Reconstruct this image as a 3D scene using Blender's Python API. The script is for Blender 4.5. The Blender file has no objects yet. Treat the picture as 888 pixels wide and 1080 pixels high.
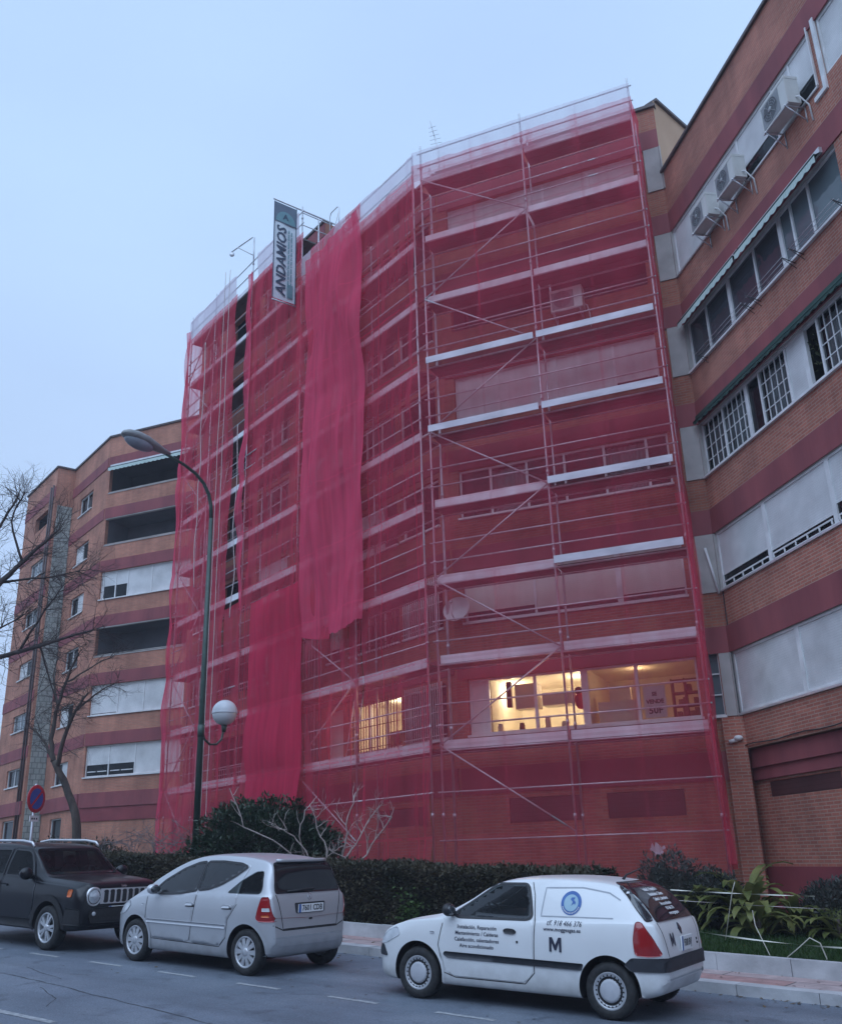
import bpy, bmesh, math, random
from math import sin, cos, radians, pi, atan2, hypot, sqrt
from mathutils import Vector, Matrix, noise
from mathutils.bvhtree import BVHTree
random.seed(7)
sc = bpy.context.scene
COL = sc.collection
V = Vector

# ------------------------------------------------------------------ frames
class Frame:
    """A vertical wall frame: t runs to the right along the wall, d outwards, z up."""
    def __init__(s, P, right_deg):
        s.P = V((P[0], P[1], 0)); a = radians(right_deg)
        s.r = V((cos(a), sin(a), 0)); s.n = V((sin(a), -cos(a), 0))
    def __call__(s, t, d, z):
        return s.P + s.r*t + s.n*d + V((0, 0, z))
    def uv(s, t, d, z): return (t + d, z)

PHI = radians(53)
SU = V((-sin(PHI), cos(PHI), 0)); SV = V((cos(PHI), sin(PHI), 0))
SLOPE, C0 = .045, -.35
def gz(a): return C0 + SLOPE*max(-60., min(a, 75.))
def st(a, b, dz=0.):
    """street frame: a up the street, b towards the houses"""
    p = SU*a + SV*b
    return V((p.x, p.y, gz(a) + dz))
class StreetFrame:
    def __call__(s, t, d, z): return st(t, d, z)
    def uv(s, t, d, z): return (t, d)
STREET = StreetFrame()
class WorldFrame:
    def __call__(s, t, d, z): return V((t, d, z))
    def uv(s, t, d, z): return (t, z)
WORLD = WorldFrame()
def ab(x, y): return (SU.x*x + SU.y*y, SV.x*x + SV.y*y)

# ------------------------------------------------------------------ mesh collector
class MB:
    def __init__(s): s.v = []; s.f = []; s.m = []; s.u = []; s.smooth = []
    def add(s, pts, faces, uvs=None, m=0, sm=False):
        o = len(s.v); s.v += [V(p) for p in pts]
        s.u += list(uvs) if uvs else [(p[0], p[2]) for p in pts]
        for f in faces: s.f.append([i + o for i in f]); s.m.append(m); s.smooth.append(sm)
    def box(s, F, t0, t1, d0, d1, z0, z1, m=0):
        c = [(t, d, z) for z in (z0, z1) for d in (d0, d1) for t in (t0, t1)]
        s.add([F(*q) for q in c], [(0, 1, 5, 4), (2, 6, 7, 3), (0, 2, 3, 1), (4, 5, 7, 6), (0, 4, 6, 2), (1, 3, 7, 5)],
              [F.uv(*q) for q in c], m)
    def quad(s, F, pts, m=0):
        s.add([F(*q) for q in pts], [tuple(range(len(pts)))], [F.uv(*q) for q in pts], m)
    def tube(s, pts, r, n=6, m=0, cap=True):
        pts = [V(p) for p in pts]; k = len(pts)
        rs = r if isinstance(r, (list, tuple)) else [r]*k
        vs = []; up = None
        for i in range(k):
            d = (pts[min(i+1, k-1)] - pts[max(i-1, 0)])
            if d.length < 1e-9: d = V((0, 0, 1))
            d.normalize()
            if up is None:
                up = V((0, 0, 1)) if abs(d.z) < .9 else V((1, 0, 0))
            x = d.cross(up)
            if x.length < 1e-6: x = d.orthogonal()
            x.normalize(); y = x.cross(d).normalized(); up = y
            for j in range(n):
                a = 2*pi*j/n; vs.append(pts[i] + (x*cos(a) + y*sin(a))*rs[i])
        fs = [(i*n+j, i*n+(j+1) % n, (i+1)*n+(j+1) % n, (i+1)*n+j) for i in range(k-1) for j in range(n)]
        if cap: fs += [tuple(range(n))[::-1], tuple(range((k-1)*n, k*n))]
        s.add(vs, fs, None, m, n > 4)
    def lathe(s, prof, n=24, M=None, m=0, a0=0, a1=2*pi):
        """prof: (radius, height) along local z"""
        M = M or Matrix(); full = abs(a1 - a0 - 2*pi) < 1e-6; k = len(prof); c = n if full else n+1
        vs = []
        for i in range(c):
            a = a0 + (a1-a0)*i/n
            for r, h in prof: vs.append(M @ V((r*cos(a), r*sin(a), h)))
        fs = []
        for i in range(n):
            j = (i+1) % c
            for q in range(k-1):
                a_, b_, c_, d_ = i*k+q, j*k+q, j*k+q+1, i*k+q+1
                if prof[q][0] < 1e-6: fs.append((a_, c_, d_))
                elif prof[q+1][0] < 1e-6: fs.append((a_, b_, d_))
                else: fs.append((a_, b_, c_, d_))
        s.add(vs, fs, None, m, True)
    def sphere(s, c, rx, ry=None, rz=None, n=16, k=10, M=None, m=0):
        ry = ry or rx; rz = rz or rx
        T = Matrix.Translation(V(c)) @ (M or Matrix()) @ Matrix.Diagonal((rx, ry, rz, 1))
        s.lathe([(max(0, sin(pi*i/k)) if 0 < i < k else 0, -cos(pi*i/k)) for i in range(k+1)], n, T, m)

def new_mesh(name, mb, mats, origin=V((0, 0, 0)), weld=False, sharp=None):
    me = bpy.data.meshes.new(name)
    me.from_pydata([tuple(p - origin) for p in mb.v], [], mb.f)
    for mt in (mats if isinstance(mats, (list, tuple)) else [mats]): me.materials.append(mt)
    me.polygons.foreach_set('material_index', mb.m)
    me.polygons.foreach_set('use_smooth', mb.smooth)
    ul = me.uv_layers.new(name='UVMap'); u = mb.u
    ul.data.foreach_set('uv', [c for l in me.loops for c in u[l.vertex_index]])
    me.validate(); me.update()
    if sharp: me.set_sharp_from_angle(angle=radians(sharp))
    return me
ORG = {}
def tag(o, label=None, cat=None, group=None, kind=None):
    if label: o['label'] = label
    if cat: o['category'] = cat
    if group: o['group'] = group
    if kind: o['kind'] = kind
    return o
def obj(name, mb, mats, parent=None, origin=None, sharp=None):
    """link a collector as ONE mesh object; children share their root's origin"""
    org = ORG[parent.name] if parent else V(origin if origin is not None else (0, 0, 0))
    me = new_mesh(name, mb, mats, org, sharp=sharp)
    o = bpy.data.objects.new(name, me); COL.objects.link(o)
    if parent: o.parent = parent
    else: o.location = org
    ORG[o.name] = org
    return o
def thing(name, loc, label, cat, group=None, mat=None):
    o = bpy.data.objects.new(name, None); COL.objects.link(o); o.empty_display_size = .2
    ORG[o.name] = V(loc)
    if mat is not None: o.matrix_world = mat; ORG[o.name] = V((0, 0, 0))
    else: o.location = V(loc)
    return tag(o, label, cat, group)
def holder(name, parent):
    o = bpy.data.objects.new(name, None); COL.objects.link(o); o.parent = parent
    o.empty_display_size = .1; ORG[o.name] = ORG[parent.name]; return o
def text_geo(s, size=1., bold=0., align='CENTER', shear=0., spacing=1.):
    cu = bpy.data.curves.new('t', 'FONT'); cu.body = s; cu.size = size; cu.align_x = align; cu.align_y = 'CENTER'
    cu.offset = bold; cu.resolution_u = 2; cu.shear = shear; cu.space_character = spacing
    o = bpy.data.objects.new('t', cu); COL.objects.link(o)
    me = bpy.data.meshes.new_from_object(o.evaluated_get(bpy.context.evaluated_depsgraph_get()))
    vs = [(v.co.x, v.co.y) for v in me.vertices]; fs = [tuple(p.vertices) for p in me.polygons]
    bpy.data.objects.remove(o); bpy.data.curves.remove(cu); bpy.data.meshes.remove(me)
    return vs, fs

# ------------------------------------------------------------------ materials
def mat(name):
    m = bpy.data.materials.new(name); m.use_nodes = True
    return m, m.node_tree.nodes, m.node_tree.links, m.node_tree.nodes['Principled BSDF']
def ramp(N, stops):
    r = N.new('ShaderNodeValToRGB'); e = r.color_ramp.elements
    while len(e) < len(stops): e.new(.5)
    for x, (p, c) in zip(e, stops): x.position = p; x.color = (*c, 1) if len(c) == 3 else c
    return r
def noisy(name, c1, c2, scale=4., rough=.6, metal=0., bump=0., detail=5., spec=.5, coat=0., bscale=None, stretch=None):
    """paint, plaster, metal, plastic ... with worn patches of a second tone"""
    m, N, L, B = mat(name)
    tc = N.new('ShaderNodeTexCoord'); src = tc.outputs['Object']
    if stretch:
        mp = N.new('ShaderNodeMapping'); mp.inputs['Scale'].default_value = stretch
        L.new(src, mp.inputs['Vector']); src = mp.outputs['Vector']
    n = N.new('ShaderNodeTexNoise'); n.inputs['Scale'].default_value = scale; n.inputs['Detail'].default_value = detail
    L.new(src, n.inputs['Vector'])
    r = ramp(N, [(.32, c1), (.68, c2)]); L.new(n.outputs['Fac'], r.inputs['Fac']); L.new(r.outputs['Color'], B.inputs['Base Color'])
    B.inputs['Roughness'].default_value = rough; B.inputs['Metallic'].default_value = metal
    B.inputs['Specular IOR Level'].default_value = spec; B.inputs['Coat Weight'].default_value = coat
    B.inputs['Coat Roughness'].default_value = .06
    if bump:
        n2 = N.new('ShaderNodeTexNoise'); n2.inputs['Scale'].default_value = bscale or scale*6; n2.inputs['Detail'].default_value = 4
        L.new(src, n2.inputs['Vector'])
        b = N.new('ShaderNodeBump'); b.inputs['Strength'].default_value = bump; b.inputs['Distance'].default_value = .02
        L.new(n2.outputs['Fac'], b.inputs['Height']); L.new(b.outputs['Normal'], B.inputs['Normal'])
    return m
def brick(name, c1, c2, mortar, w=.25, h=.068, ms=.009, stain=.5):
    m, N, L, B = mat(name)
    uv = N.new('ShaderNodeUVMap'); uv.uv_map = 'UVMap'
    b = N.new('ShaderNodeTexBrick'); b.inputs['Scale'].default_value = 1; b.inputs['Brick Width'].default_value = w
    b.inputs['Row Height'].default_value = h; b.inputs['Mortar Size'].default_value = ms; b.inputs['Mortar Smooth'].default_value = .3
    b.inputs['Color1'].default_value = (*c1, 1); b.inputs['Color2'].default_value = (*c2, 1); b.inputs['Mortar'].default_value = (*mortar, 1)
    L.new(uv.outputs['UV'], b.inputs['Vector'])
    n = N.new('ShaderNodeTexNoise'); n.inputs['Scale'].default_value = .7; n.inputs['Detail'].default_value = 6
    L.new(uv.outputs['UV'], n.inputs['Vector'])
    r = ramp(N, [(.3, (.68, .66, .66)), (.7, (1.12, 1.1, 1.08))]); L.new(n.outputs['Fac'], r.inputs['Fac'])
    # rain streaks: noise stretched down the wall
    mp = N.new('ShaderNodeMapping'); mp.inputs['Scale'].default_value = (2.2, .16, 1); L.new(uv.outputs['UV'], mp.inputs['Vector'])
    n2 = N.new('ShaderNodeTexNoise'); n2.inputs['Scale'].default_value = 1.6; n2.inputs['Detail'].default_value = 7; L.new(mp.outputs['Vector'], n2.inputs['Vector'])
    r2 = ramp(N, [(.38, (.72, .7, .7)), (.62, (1, 1, 1))]); L.new(n2.outputs['Fac'], r2.inputs['Fac'])
    x = N.new('ShaderNodeMix'); x.data_type = 'RGBA'; x.blend_type = 'MULTIPLY'; x.inputs['Factor'].default_value = 1
    L.new(b.outputs['Color'], x.inputs['A']); L.new(r.outputs['Color'], x.inputs['B'])
    x2 = N.new('ShaderNodeMix'); x2.data_type = 'RGBA'; x2.blend_type = 'MULTIPLY'; x2.inputs['Factor'].default_value = stain
    L.new(x.outputs['Result'], x2.inputs['A']); L.new(r2.outputs['Color'], x2.inputs['B'])
    L.new(x2.outputs['Result'], B.inputs['Base Color']); B.inputs['Roughness'].default_value = .85
    bp = N.new('ShaderNodeBump'); bp.inputs['Strength'].default_value = .6; bp.inputs['Distance'].default_value = .01; bp.invert = True
    L.new(b.outputs['Fac'], bp.inputs['Height']); L.new(bp.outputs['Normal'], B.inputs['Normal'])
    return m
def slatted(name, c1, c2, pitch=.05, axis=1, rough=.5, depth=.006):
    """roller shutter / louvre: fine slats across the UV height"""
    m, N, L, B = mat(name)
    uv = N.new('ShaderNodeUVMap'); uv.uv_map = 'UVMap'
    w = N.new('ShaderNodeTexWave'); w.wave_type = 'BANDS'; w.bands_direction = 'Y' if axis else 'X'; w.wave_profile = 'SAW'
    w.inputs['Scale'].default_value = 2*pi/(20*pitch); L.new(uv.outputs['UV'], w.inputs['Vector'])
    n = N.new('ShaderNodeTexNoise'); n.inputs['Scale'].default_value = 1.3; n.inputs['Detail'].default_value = 6; L.new(uv.outputs['UV'], n.inputs['Vector'])
    r = ramp(N, [(.3, c1), (.7, c2)]); L.new(n.outputs['Fac'], r.inputs['Fac'])
    r2 = ramp(N, [(0, (.6, .6, .6)), (.14, (1, 1, 1))]); L.new(w.outputs['Fac'], r2.inputs['Fac'])
    x = N.new('ShaderNodeMix'); x.data_type = 'RGBA'; x.blend_type = 'MULTIPLY'; x.inputs['Factor'].default_value = .8
    L.new(r.outputs['Color'], x.inputs['A']); L.new(r2.outputs['Color'], x.inputs['B']); L.new(x.outputs['Result'], B.inputs['Base Color'])
    B.inputs['Roughness'].default_value = rough
    bp = N.new('ShaderNodeBump'); bp.inputs['Strength'].default_value = .5; bp.inputs['Distance'].default_value = depth
    L.new(w.outputs['Fac'], bp.inputs['Height']); L.new(bp.outputs['Normal'], B.inputs['Normal'])
    return m
def glassy(name, tint=(.35, .4, .42), trans=.55, base=(.02, .025, .03), rough=.02):
    """a window pane: partly clear, partly a mirror of the sky"""
    m, N, L, B = mat(name); out = N['Material Output']
    B.inputs['Base Color'].default_value = (*base, 1); B.inputs['Roughness'].default_value = rough; B.inputs['IOR'].default_value = 1.52
    tc = N.new('ShaderNodeTexCoord'); n = N.new('ShaderNodeTexNoise'); n.inputs['Scale'].default_value = 1.1; L.new(tc.outputs['Object'], n.inputs['Vector'])
    bp = N.new('ShaderNodeBump'); bp.inputs['Strength'].default_value = .06; bp.inputs['Distance'].default_value = .05
    L.new(n.outputs['Fac'], bp.inputs['Height']); L.new(bp.outputs['Normal'], B.inputs['Normal'])
    t = N.new('ShaderNodeBsdfTransparent'); t.inputs['Color'].default_value = (*tint, 1)
    x = N.new('ShaderNodeMixShader'); fr = N.new('ShaderNodeFresnel'); fr.inputs['IOR'].default_value = 1.5
    mr = N.new('ShaderNodeMapRange'); mr.inputs['From Min'].default_value = 0; mr.inputs['From Max'].default_value = 1
    mr.inputs['To Min'].default_value = trans; mr.inputs['To Max'].default_value = 0
    L.new(fr.outputs['Fac'], mr.inputs['Value']); L.new(mr.outputs['Result'], x.inputs['Fac'])
    L.new(B.outputs['BSDF'], x.inputs[1]); L.new(t.outputs['BSDF'], x.inputs[2]); L.new(x.outputs['Shader'], out.inputs['Surface'])
    return m
def netting(name, col, cover, fold=.5):
    """woven debris netting: mostly holes; denser where seen at a slant, and streaked by folds"""
    m, N, L, B = mat(name); out = N['Material Output']; N.remove(B)
    tc = N.new('ShaderNodeTexCoord')
    uv = N.new('ShaderNodeUVMap'); uv.uv_map = 'UVMap'
    mp = N.new('ShaderNodeMapping'); mp.inputs['Scale'].default_value = (2.6, .22, 1); L.new(uv.outputs['UV'], mp.inputs['Vector'])
    n = N.new('ShaderNodeTexNoise'); n.inputs['Scale'].default_value = 1.4; n.inputs['Detail'].default_value = 7; n.inputs['Distortion'].default_value = .3
    L.new(mp.outputs['Vector'], n.inputs['Vector'])
    n2 = N.new('ShaderNodeTexNoise'); n2.inputs['Scale'].default_value = .35; n2.inputs['Detail'].default_value = 3; L.new(uv.outputs['UV'], n2.inputs['Vector'])
    mr = N.new('ShaderNodeMapRange'); mr.inputs['From Min'].default_value = .3; mr.inputs['From Max'].default_value = .7
    mr.inputs['To Min'].default_value = cover*(1-fold*.35); mr.inputs['To Max'].default_value = cover*(1+fold*.35); L.new(n.outputs['Fac'], mr.inputs['Value'])
    mr2 = N.new('ShaderNodeMapRange'); mr2.inputs['From Min'].default_value = .3; mr2.inputs['From Max'].default_value = .7
    mr2.inputs['To Min'].default_value = .84; mr2.inputs['To Max'].default_value = 1.14; L.new(n2.outputs['Fac'], mr2.inputs['Value'])
    mul = N.new('ShaderNodeMath'); mul.operation = 'MULTIPLY'; L.new(mr.outputs['Result'], mul.inputs[0]); L.new(mr2.outputs['Result'], mul.inputs[1])
    sxy = N.new('ShaderNodeSeparateXYZ'); L.new(uv.outputs['UV'], sxy.inputs[0]); hems = []
    for ax, per, wd in (('X', 1.53, .035), ('Y', 2.02, .03)):      # sewn hems and lap seams between widths of net
        pp = N.new('ShaderNodeMath'); pp.operation = 'PINGPONG'; pp.inputs[1].default_value = per/2; L.new(sxy.outputs[ax], pp.inputs[0])
        lt = N.new('ShaderNodeMath'); lt.operation = 'LESS_THAN'; lt.inputs[1].default_value = wd; L.new(pp.outputs[0], lt.inputs[0]); hems.append(lt)
    hm_ = N.new('ShaderNodeMath'); hm_.operation = 'MAXIMUM'; L.new(hems[0].outputs[0], hm_.inputs[0]); L.new(hems[1].outputs[0], hm_.inputs[1])
    hk = N.new('ShaderNodeMath'); hk.operation = 'MULTIPLY_ADD'; hk.inputs[1].default_value = .09; L.new(hm_.outputs[0], hk.inputs[0]); L.new(mul.outputs[0], hk.inputs[2]); hk.use_clamp = True; mul = hk
    inv = N.new('ShaderNodeMath'); inv.operation = 'SUBTRACT'; inv.inputs[0].default_value = 1; L.new(mul.outputs[0], inv.inputs[1])
    g = N.new('ShaderNodeNewGeometry'); dp = N.new('ShaderNodeVectorMath'); dp.operation = 'DOT_PRODUCT'
    L.new(g.outputs['Normal'], dp.inputs[0]); L.new(g.outputs['Incoming'], dp.inputs[1])
    ab_ = N.new('ShaderNodeMath'); ab_.operation = 'ABSOLUTE'; L.new(dp.outputs['Value'], ab_.inputs[0])
    mx = N.new('ShaderNodeMath'); mx.operation = 'MAXIMUM'; mx.inputs[1].default_value = .3; L.new(ab_.outputs[0], mx.inputs[0])
    dv = N.new('ShaderNodeMath'); dv.operation = 'DIVIDE'; dv.inputs[0].default_value = 1; L.new(mx.outputs[0], dv.inputs[1])
    pw = N.new('ShaderNodeMath'); pw.operation = 'POWER'; L.new(inv.outputs[0], pw.inputs[0]); L.new(dv.outputs[0], pw.inputs[1])
    fac = N.new('ShaderNodeMath'); fac.operation = 'SUBTRACT'; fac.inputs[0].default_value = 1; L.new(pw.outputs[0], fac.inputs[1]); fac.use_clamp = True
    d = N.new('ShaderNodeBsdfDiffuse'); d.inputs['Color'].default_value = (*col, 1)
    tl = N.new('ShaderNodeBsdfTranslucent'); tl.inputs['Color'].default_value = (*col, 1)
    m1 = N.new('ShaderNodeMixShader'); m1.inputs['Fac'].default_value = .35; L.new(d.outputs[0], m1.inputs[1]); L.new(tl.outputs[0], m1.inputs[2])
    t = N.new('ShaderNodeBsdfTransparent')
    x = N.new('ShaderNodeMixShader'); L.new(fac.outputs[0], x.inputs['Fac']); L.new(t.outputs[0], x.inputs[1]); L.new(m1.outputs[0], x.inputs[2])
    L.new(x.outputs[0], out.inputs['Surface'])
    return m
def leafy(name, c1, c2, scale=3., rough=.45, trans=.25):
    m, N, L, B = mat(name); out = N['Material Output']
    tc = N.new('ShaderNodeTexCoord'); n = N.new('ShaderNodeTexNoise'); n.inputs['Scale'].default_value = scale; n.inputs['Detail'].default_value = 4
    L.new(tc.outputs['Object'], n.inputs['Vector']); r = ramp(N, [(.3, c1), (.7, c2)]); L.new(n.outputs['Fac'], r.inputs['Fac'])
    L.new(r.outputs['Color'], B.inputs['Base Color']); B.inputs['Roughness'].default_value = rough; B.inputs['Specular IOR Level'].default_value = .35
    tl = N.new('ShaderNodeBsdfTranslucent'); L.new(r.outputs['Color'], tl.inputs['Color'])
    x = N.new('ShaderNodeMixShader'); x.inputs['Fac'].default_value = trans; L.new(B.outputs[0], x.inputs[1]); L.new(tl.outputs[0], x.inputs[2])
    L.new(x.outputs[0], out.inputs['Surface'])
    return m
def lit(name, col, s):
    m, N, L, B = mat(name); B.inputs['Base Color'].default_value = (*col, 1)
    B.inputs['Emission Color'].default_value = (*col, 1); B.inputs['Emission Strength'].default_value = s
    return m

M = {}
M['brick'] = brick('orange_red_brick', (.46, .17, .105), (.37, .12, .078), (.34, .22, .17))
M['brick_wing'] = brick('red_brick_side', (.52, .185, .125), (.40, .13, .09), (.46, .29, .23), ms=.011)
M['brick_far'] = brick('orange_brick_far', (.60, .25, .165), (.50, .20, .135), (.40, .27, .20))
M['band'] = noisy('oxblood_painted_concrete', (.20, .048, .058), (.31, .075, .082), .9, .75, bump=.15, detail=9, stretch=(1.6, 1.6, .35))
M['band_dark'] = noisy('oxblood_brick_plinth', (.20, .035, .045), (.27, .05, .06), 1.4, .75, bump=.15)
M['plaster'] = noisy('pale_grey_plaster', (.32, .30, .28), (.46, .43, .41), 1.6, .8, bump=.15, detail=8)
M['tan'] = noisy('tan_render', (.48, .30, .19), (.58, .38, .25), .9, .85, bump=.1)
M['concrete'] = noisy('roof_concrete', (.30, .28, .27), (.40, .38, .36), 1.5, .85)
M['coping'] = noisy('dark_metal_coping', (.06, .045, .045), (.10, .07, .07), 2, .5)
M['white'] = noisy('white_window_frame', (.60, .60, .60), (.8, .8, .8), 2.5, .45, detail=8)
M['shutter'] = slatted('white_roller_shutter', (.54, .54, .54), (.76, .76, .76))
M['shutter_warm'] = slatted('cream_roller_shutter', (.60, .55, .50), (.72, .67, .62))
M['glass'] = glassy('window_glass', (.45, .5, .52), .6)
M['glass_clear'] = glassy('clear_window_glass', (.95, .95, .93), .96)
M['glass_light'] = glassy('light_window_glass', (.82, .85, .86), .84)
M['glass_grey'] = glassy('grey_window_glass', (.4, .42, .45), .3, (.075, .08, .095))
M['glass_sky'] = glassy('painted_sky_glass', (.3, .33, .35), .25, (.16, .20, .22))  # pale base colour stands for the sky mirrored in the pane
M['dark'] = noisy('unlit_interior_shade', (.018, .02, .026), (.04, .042, .05), 1, .9)  # near-black: the shade of unlit rooms and recesses is put into the colour
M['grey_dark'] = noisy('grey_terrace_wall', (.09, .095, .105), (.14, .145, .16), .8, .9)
M['curtain'] = noisy('net_curtain', (.45, .46, .46), (.62, .62, .62), 3, .9, stretch=(7, 7, .4))
M['room'] = noisy('cream_room_wall', (.70, .65, .54), (.80, .75, .64), 1, .9)
M['wood'] = noisy('brown_wood', (.12, .06, .035), (.2, .105, .06), 4, .6, stretch=(1, 1, .15))
M['galv'] = noisy('galvanised_steel_tube', (.50, .51, .54), (.66, .67, .70), 5, .42, .55)
M['deck'] = noisy('galvanised_toe_board', (.66, .67, .70), (.84, .85, .88), 1.1, .5, .1, stretch=(1, 1, 3))
M['zinc'] = noisy('weathered_zinc_toe_board', (.46, .40, .44), (.64, .56, .61), 1.4, .55, .2, stretch=(1, 1, 3))
M['plank'] = noisy('dark_deck_planks', (.075, .065, .062), (.13, .115, .11), 1.6, .85, stretch=(1, 1, 3))  # dark tone chosen for the deck undersides
M['alu'] = noisy('aluminium', (.58, .58, .59), (.70, .70, .71), 4, .4, .6)
M['net'] = netting('red_debris_netting', (.77, .078, .138), .29)
M['net2'] = netting('crimson_debris_netting', (.83, .10, .19), .54, .9)
M['net3'] = netting('deep_red_debris_netting', (.74, .055, .125), .54, .7)
M['net_white'] = netting('white_debris_netting', (.80, .70, .80), .36, .6)
M['ac_grille'] = slatted('ac_grille_panel', (.20, .21, .22), (.27, .28, .29), .03)
M['ac'] = noisy('ac_casing', (.56, .56, .53), (.68, .68, .65), 2.2, .5)
M['rubber'] = noisy('black_rubber', (.012, .012, .013), (.03, .03, .03), 20, .75)
M['black'] = noisy('black_plastic', (.014, .014, .016), (.026, .026, .03), 20, .5)
M['chrome'] = noisy('bright_metal', (.62, .63, .65), (.72, .73, .75), 6, .18, .9)
M['green_awning'] = noisy('dark_green_awning_canvas', (.018, .05, .045), (.03, .075, .06), 2, .8)
M['pale_awning'] = slatted('pale_green_striped_canvas', (.45, .58, .54), (.58, .68, .64), .09, 0, .8, .002)
# ================================================================== SETTING
def ground_mat():
    m, N, L, B = mat('garden_soil_and_litter')
    tc = N.new('ShaderNodeTexCoord'); n = N.new('ShaderNodeTexNoise'); n.inputs['Scale'].default_value = 1.3; n.inputs['Detail'].default_value = 8
    L.new(tc.outputs['Object'], n.inputs['Vector']); r = ramp(N, [(.3, (.035, .032, .022)), (.55, (.05, .06, .03)), (.75, (.075, .06, .04))])
    L.new(n.outputs['Fac'], r.inputs['Fac']); L.new(r.outputs['Color'], B.inputs['Base Color']); B.inputs['Roughness'].default_value = .95
    return m
def asphalt_mat():
    m, N, L, B = mat('worn_asphalt')
    tc = N.new('ShaderNodeTexCoord'); uv = N.new('ShaderNodeUVMap'); uv.uv_map = 'UVMap'
    n = N.new('ShaderNodeTexNoise'); n.inputs['Scale'].default_value = .55; n.inputs['Detail'].default_value = 9; n.inputs['Roughness'].default_value = .65
    L.new(tc.outputs['Object'], n.inputs['Vector'])
    r = ramp(N, [(.3, (.10, .12, .15)), (.5, (.138, .162, .20)), (.7, (.19, .213, .248))]); L.new(n.outputs['Fac'], r.inputs['Fac'])
    g = N.new('ShaderNodeTexNoise'); g.inputs['Scale'].default_value = 55; g.inputs['Detail'].default_value = 3; L.new(tc.outputs['Object'], g.inputs['Vector'])
    rg = ramp(N, [(.35, (.72, .72, .72)), (.65, (1.2, 1.2, 1.2))]); L.new(g.outputs['Fac'], rg.inputs['Fac'])
    x = N.new('ShaderNodeMix'); x.data_type = 'RGBA'; x.blend_type = 'MULTIPLY'; x.inputs['Factor'].default_value = 1
    L.new(r.outputs['Color'], x.inputs['A']); L.new(rg.outputs['Color'], x.inputs['B'])
    # long wheel-track wear along the street
    mp = N.new('ShaderNodeMapping'); mp.inputs['Scale'].default_value = (.06, .9, 1); L.new(uv.outputs['UV'], mp.inputs['Vector'])
    n3 = N.new('ShaderNodeTexNoise'); n3.inputs['Scale'].default_value = 1.2; n3.inputs['Detail'].default_value = 5; L.new(mp.outputs['Vector'], n3.inputs['Vector'])
    r3 = ramp(N, [(.35, (.8, .8, .8)), (.65, (1.15, 1.15, 1.15))]); L.new(n3.outputs['Fac'], r3.inputs['Fac'])
    x3 = N.new('ShaderNodeMix'); x3.data_type = 'RGBA'; x3.blend_type = 'MULTIPLY'; x3.inputs['Factor'].default_value = 1
    L.new(x.outputs['Result'], x3.inputs['A']); L.new(r3.outputs['Color'], x3.inputs['B'])
    n4 = N.new('ShaderNodeTexNoise'); n4.inputs['Scale'].default_value = 2.6; n4.inputs['Detail'].default_value = 6; n4.inputs['Distortion'].default_value = .6; L.new(tc.outputs['Object'], n4.inputs['Vector'])
    r4 = ramp(N, [(.28, (.55, .55, .56)), (.42, (1, 1, 1))]); L.new(n4.outputs['Fac'], r4.inputs['Fac'])
    x4 = N.new('ShaderNodeMix'); x4.data_type = 'RGBA'; x4.blend_type = 'MULTIPLY'; x4.inputs['Factor'].default_value = .8
    L.new(x3.outputs['Result'], x4.inputs['A']); L.new(r4.outputs['Color'], x4.inputs['B'])
    L.new(x4.outputs['Result'], B.inputs['Base Color']); B.inputs['Roughness'].default_value = .62
    b = N.new('ShaderNodeBump'); b.inputs['Strength'].default_value = .35; b.inputs['Distance'].default_value = .008
    L.new(g.outputs['Fac'], b.inputs['Height']); L.new(b.outputs['Normal'], B.inputs['Normal'])
    return m
def paving_mat():
    m, N, L, B = mat('pink_and_grey_paving')
    uv = N.new('ShaderNodeUVMap'); uv.uv_map = 'UVMap'
    b = N.new('ShaderNodeTexBrick'); b.inputs['Scale'].default_value = 1; b.inputs['Brick Width'].default_value = 1.5; b.inputs['Row Height'].default_value = .62
    b.offset = .35; b.inputs['Mortar Size'].default_value = .012; b.inputs['Bias'].default_value = -.1
    b.inputs['Color1'].default_value = (.42, .25, .235, 1); b.inputs['Color2'].default_value = (.47, .46, .46, 1); b.inputs['Mortar'].default_value = (.12, .11, .11, 1)
    L.new(uv.outputs['UV'], b.inputs['Vector'])
    n = N.new('ShaderNodeTexNoise'); n.inputs['Scale'].default_value = 5; n.inputs['Detail'].default_value = 8; L.new(uv.outputs['UV'], n.inputs['Vector'])
    r = ramp(N, [(.3, (.7, .7, .7)), (.7, (1.1, 1.1, 1.1))]); L.new(n.outputs['Fac'], r.inputs['Fac'])
    x = N.new('ShaderNodeMix'); x.data_type = 'RGBA'; x.blend_type = 'MULTIPLY'; x.inputs['Factor'].default_value = 1
    L.new(b.outputs['Color'], x.inputs['A']); L.new(r.outputs['Color'], x.inputs['B']); L.new(x.outputs['Result'], B.inputs['Base Color'])
    B.inputs['Roughness'].default_value = .8
    return m
M['asphalt'] = asphalt_mat(); M['soil'] = ground_mat(); M['paving'] = paving_mat()
M['kerb'] = noisy('granite_kerb', (.36, .36, .37), (.52, .52, .53), 3, .75, bump=.25, detail=8)
M['line'] = noisy('worn_white_road_paint', (.18, .19, .205), (.40, .41, .42), 14, .7, detail=9)
M['grass'] = leafy('short_lawn_grass', (.022, .055, .014), (.045, .095, .022), 2, .6, .3)
M['crack'] = noisy('tar_filled_crack', (.035, .035, .038), (.055, .055, .058), 9, .8)

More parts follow.
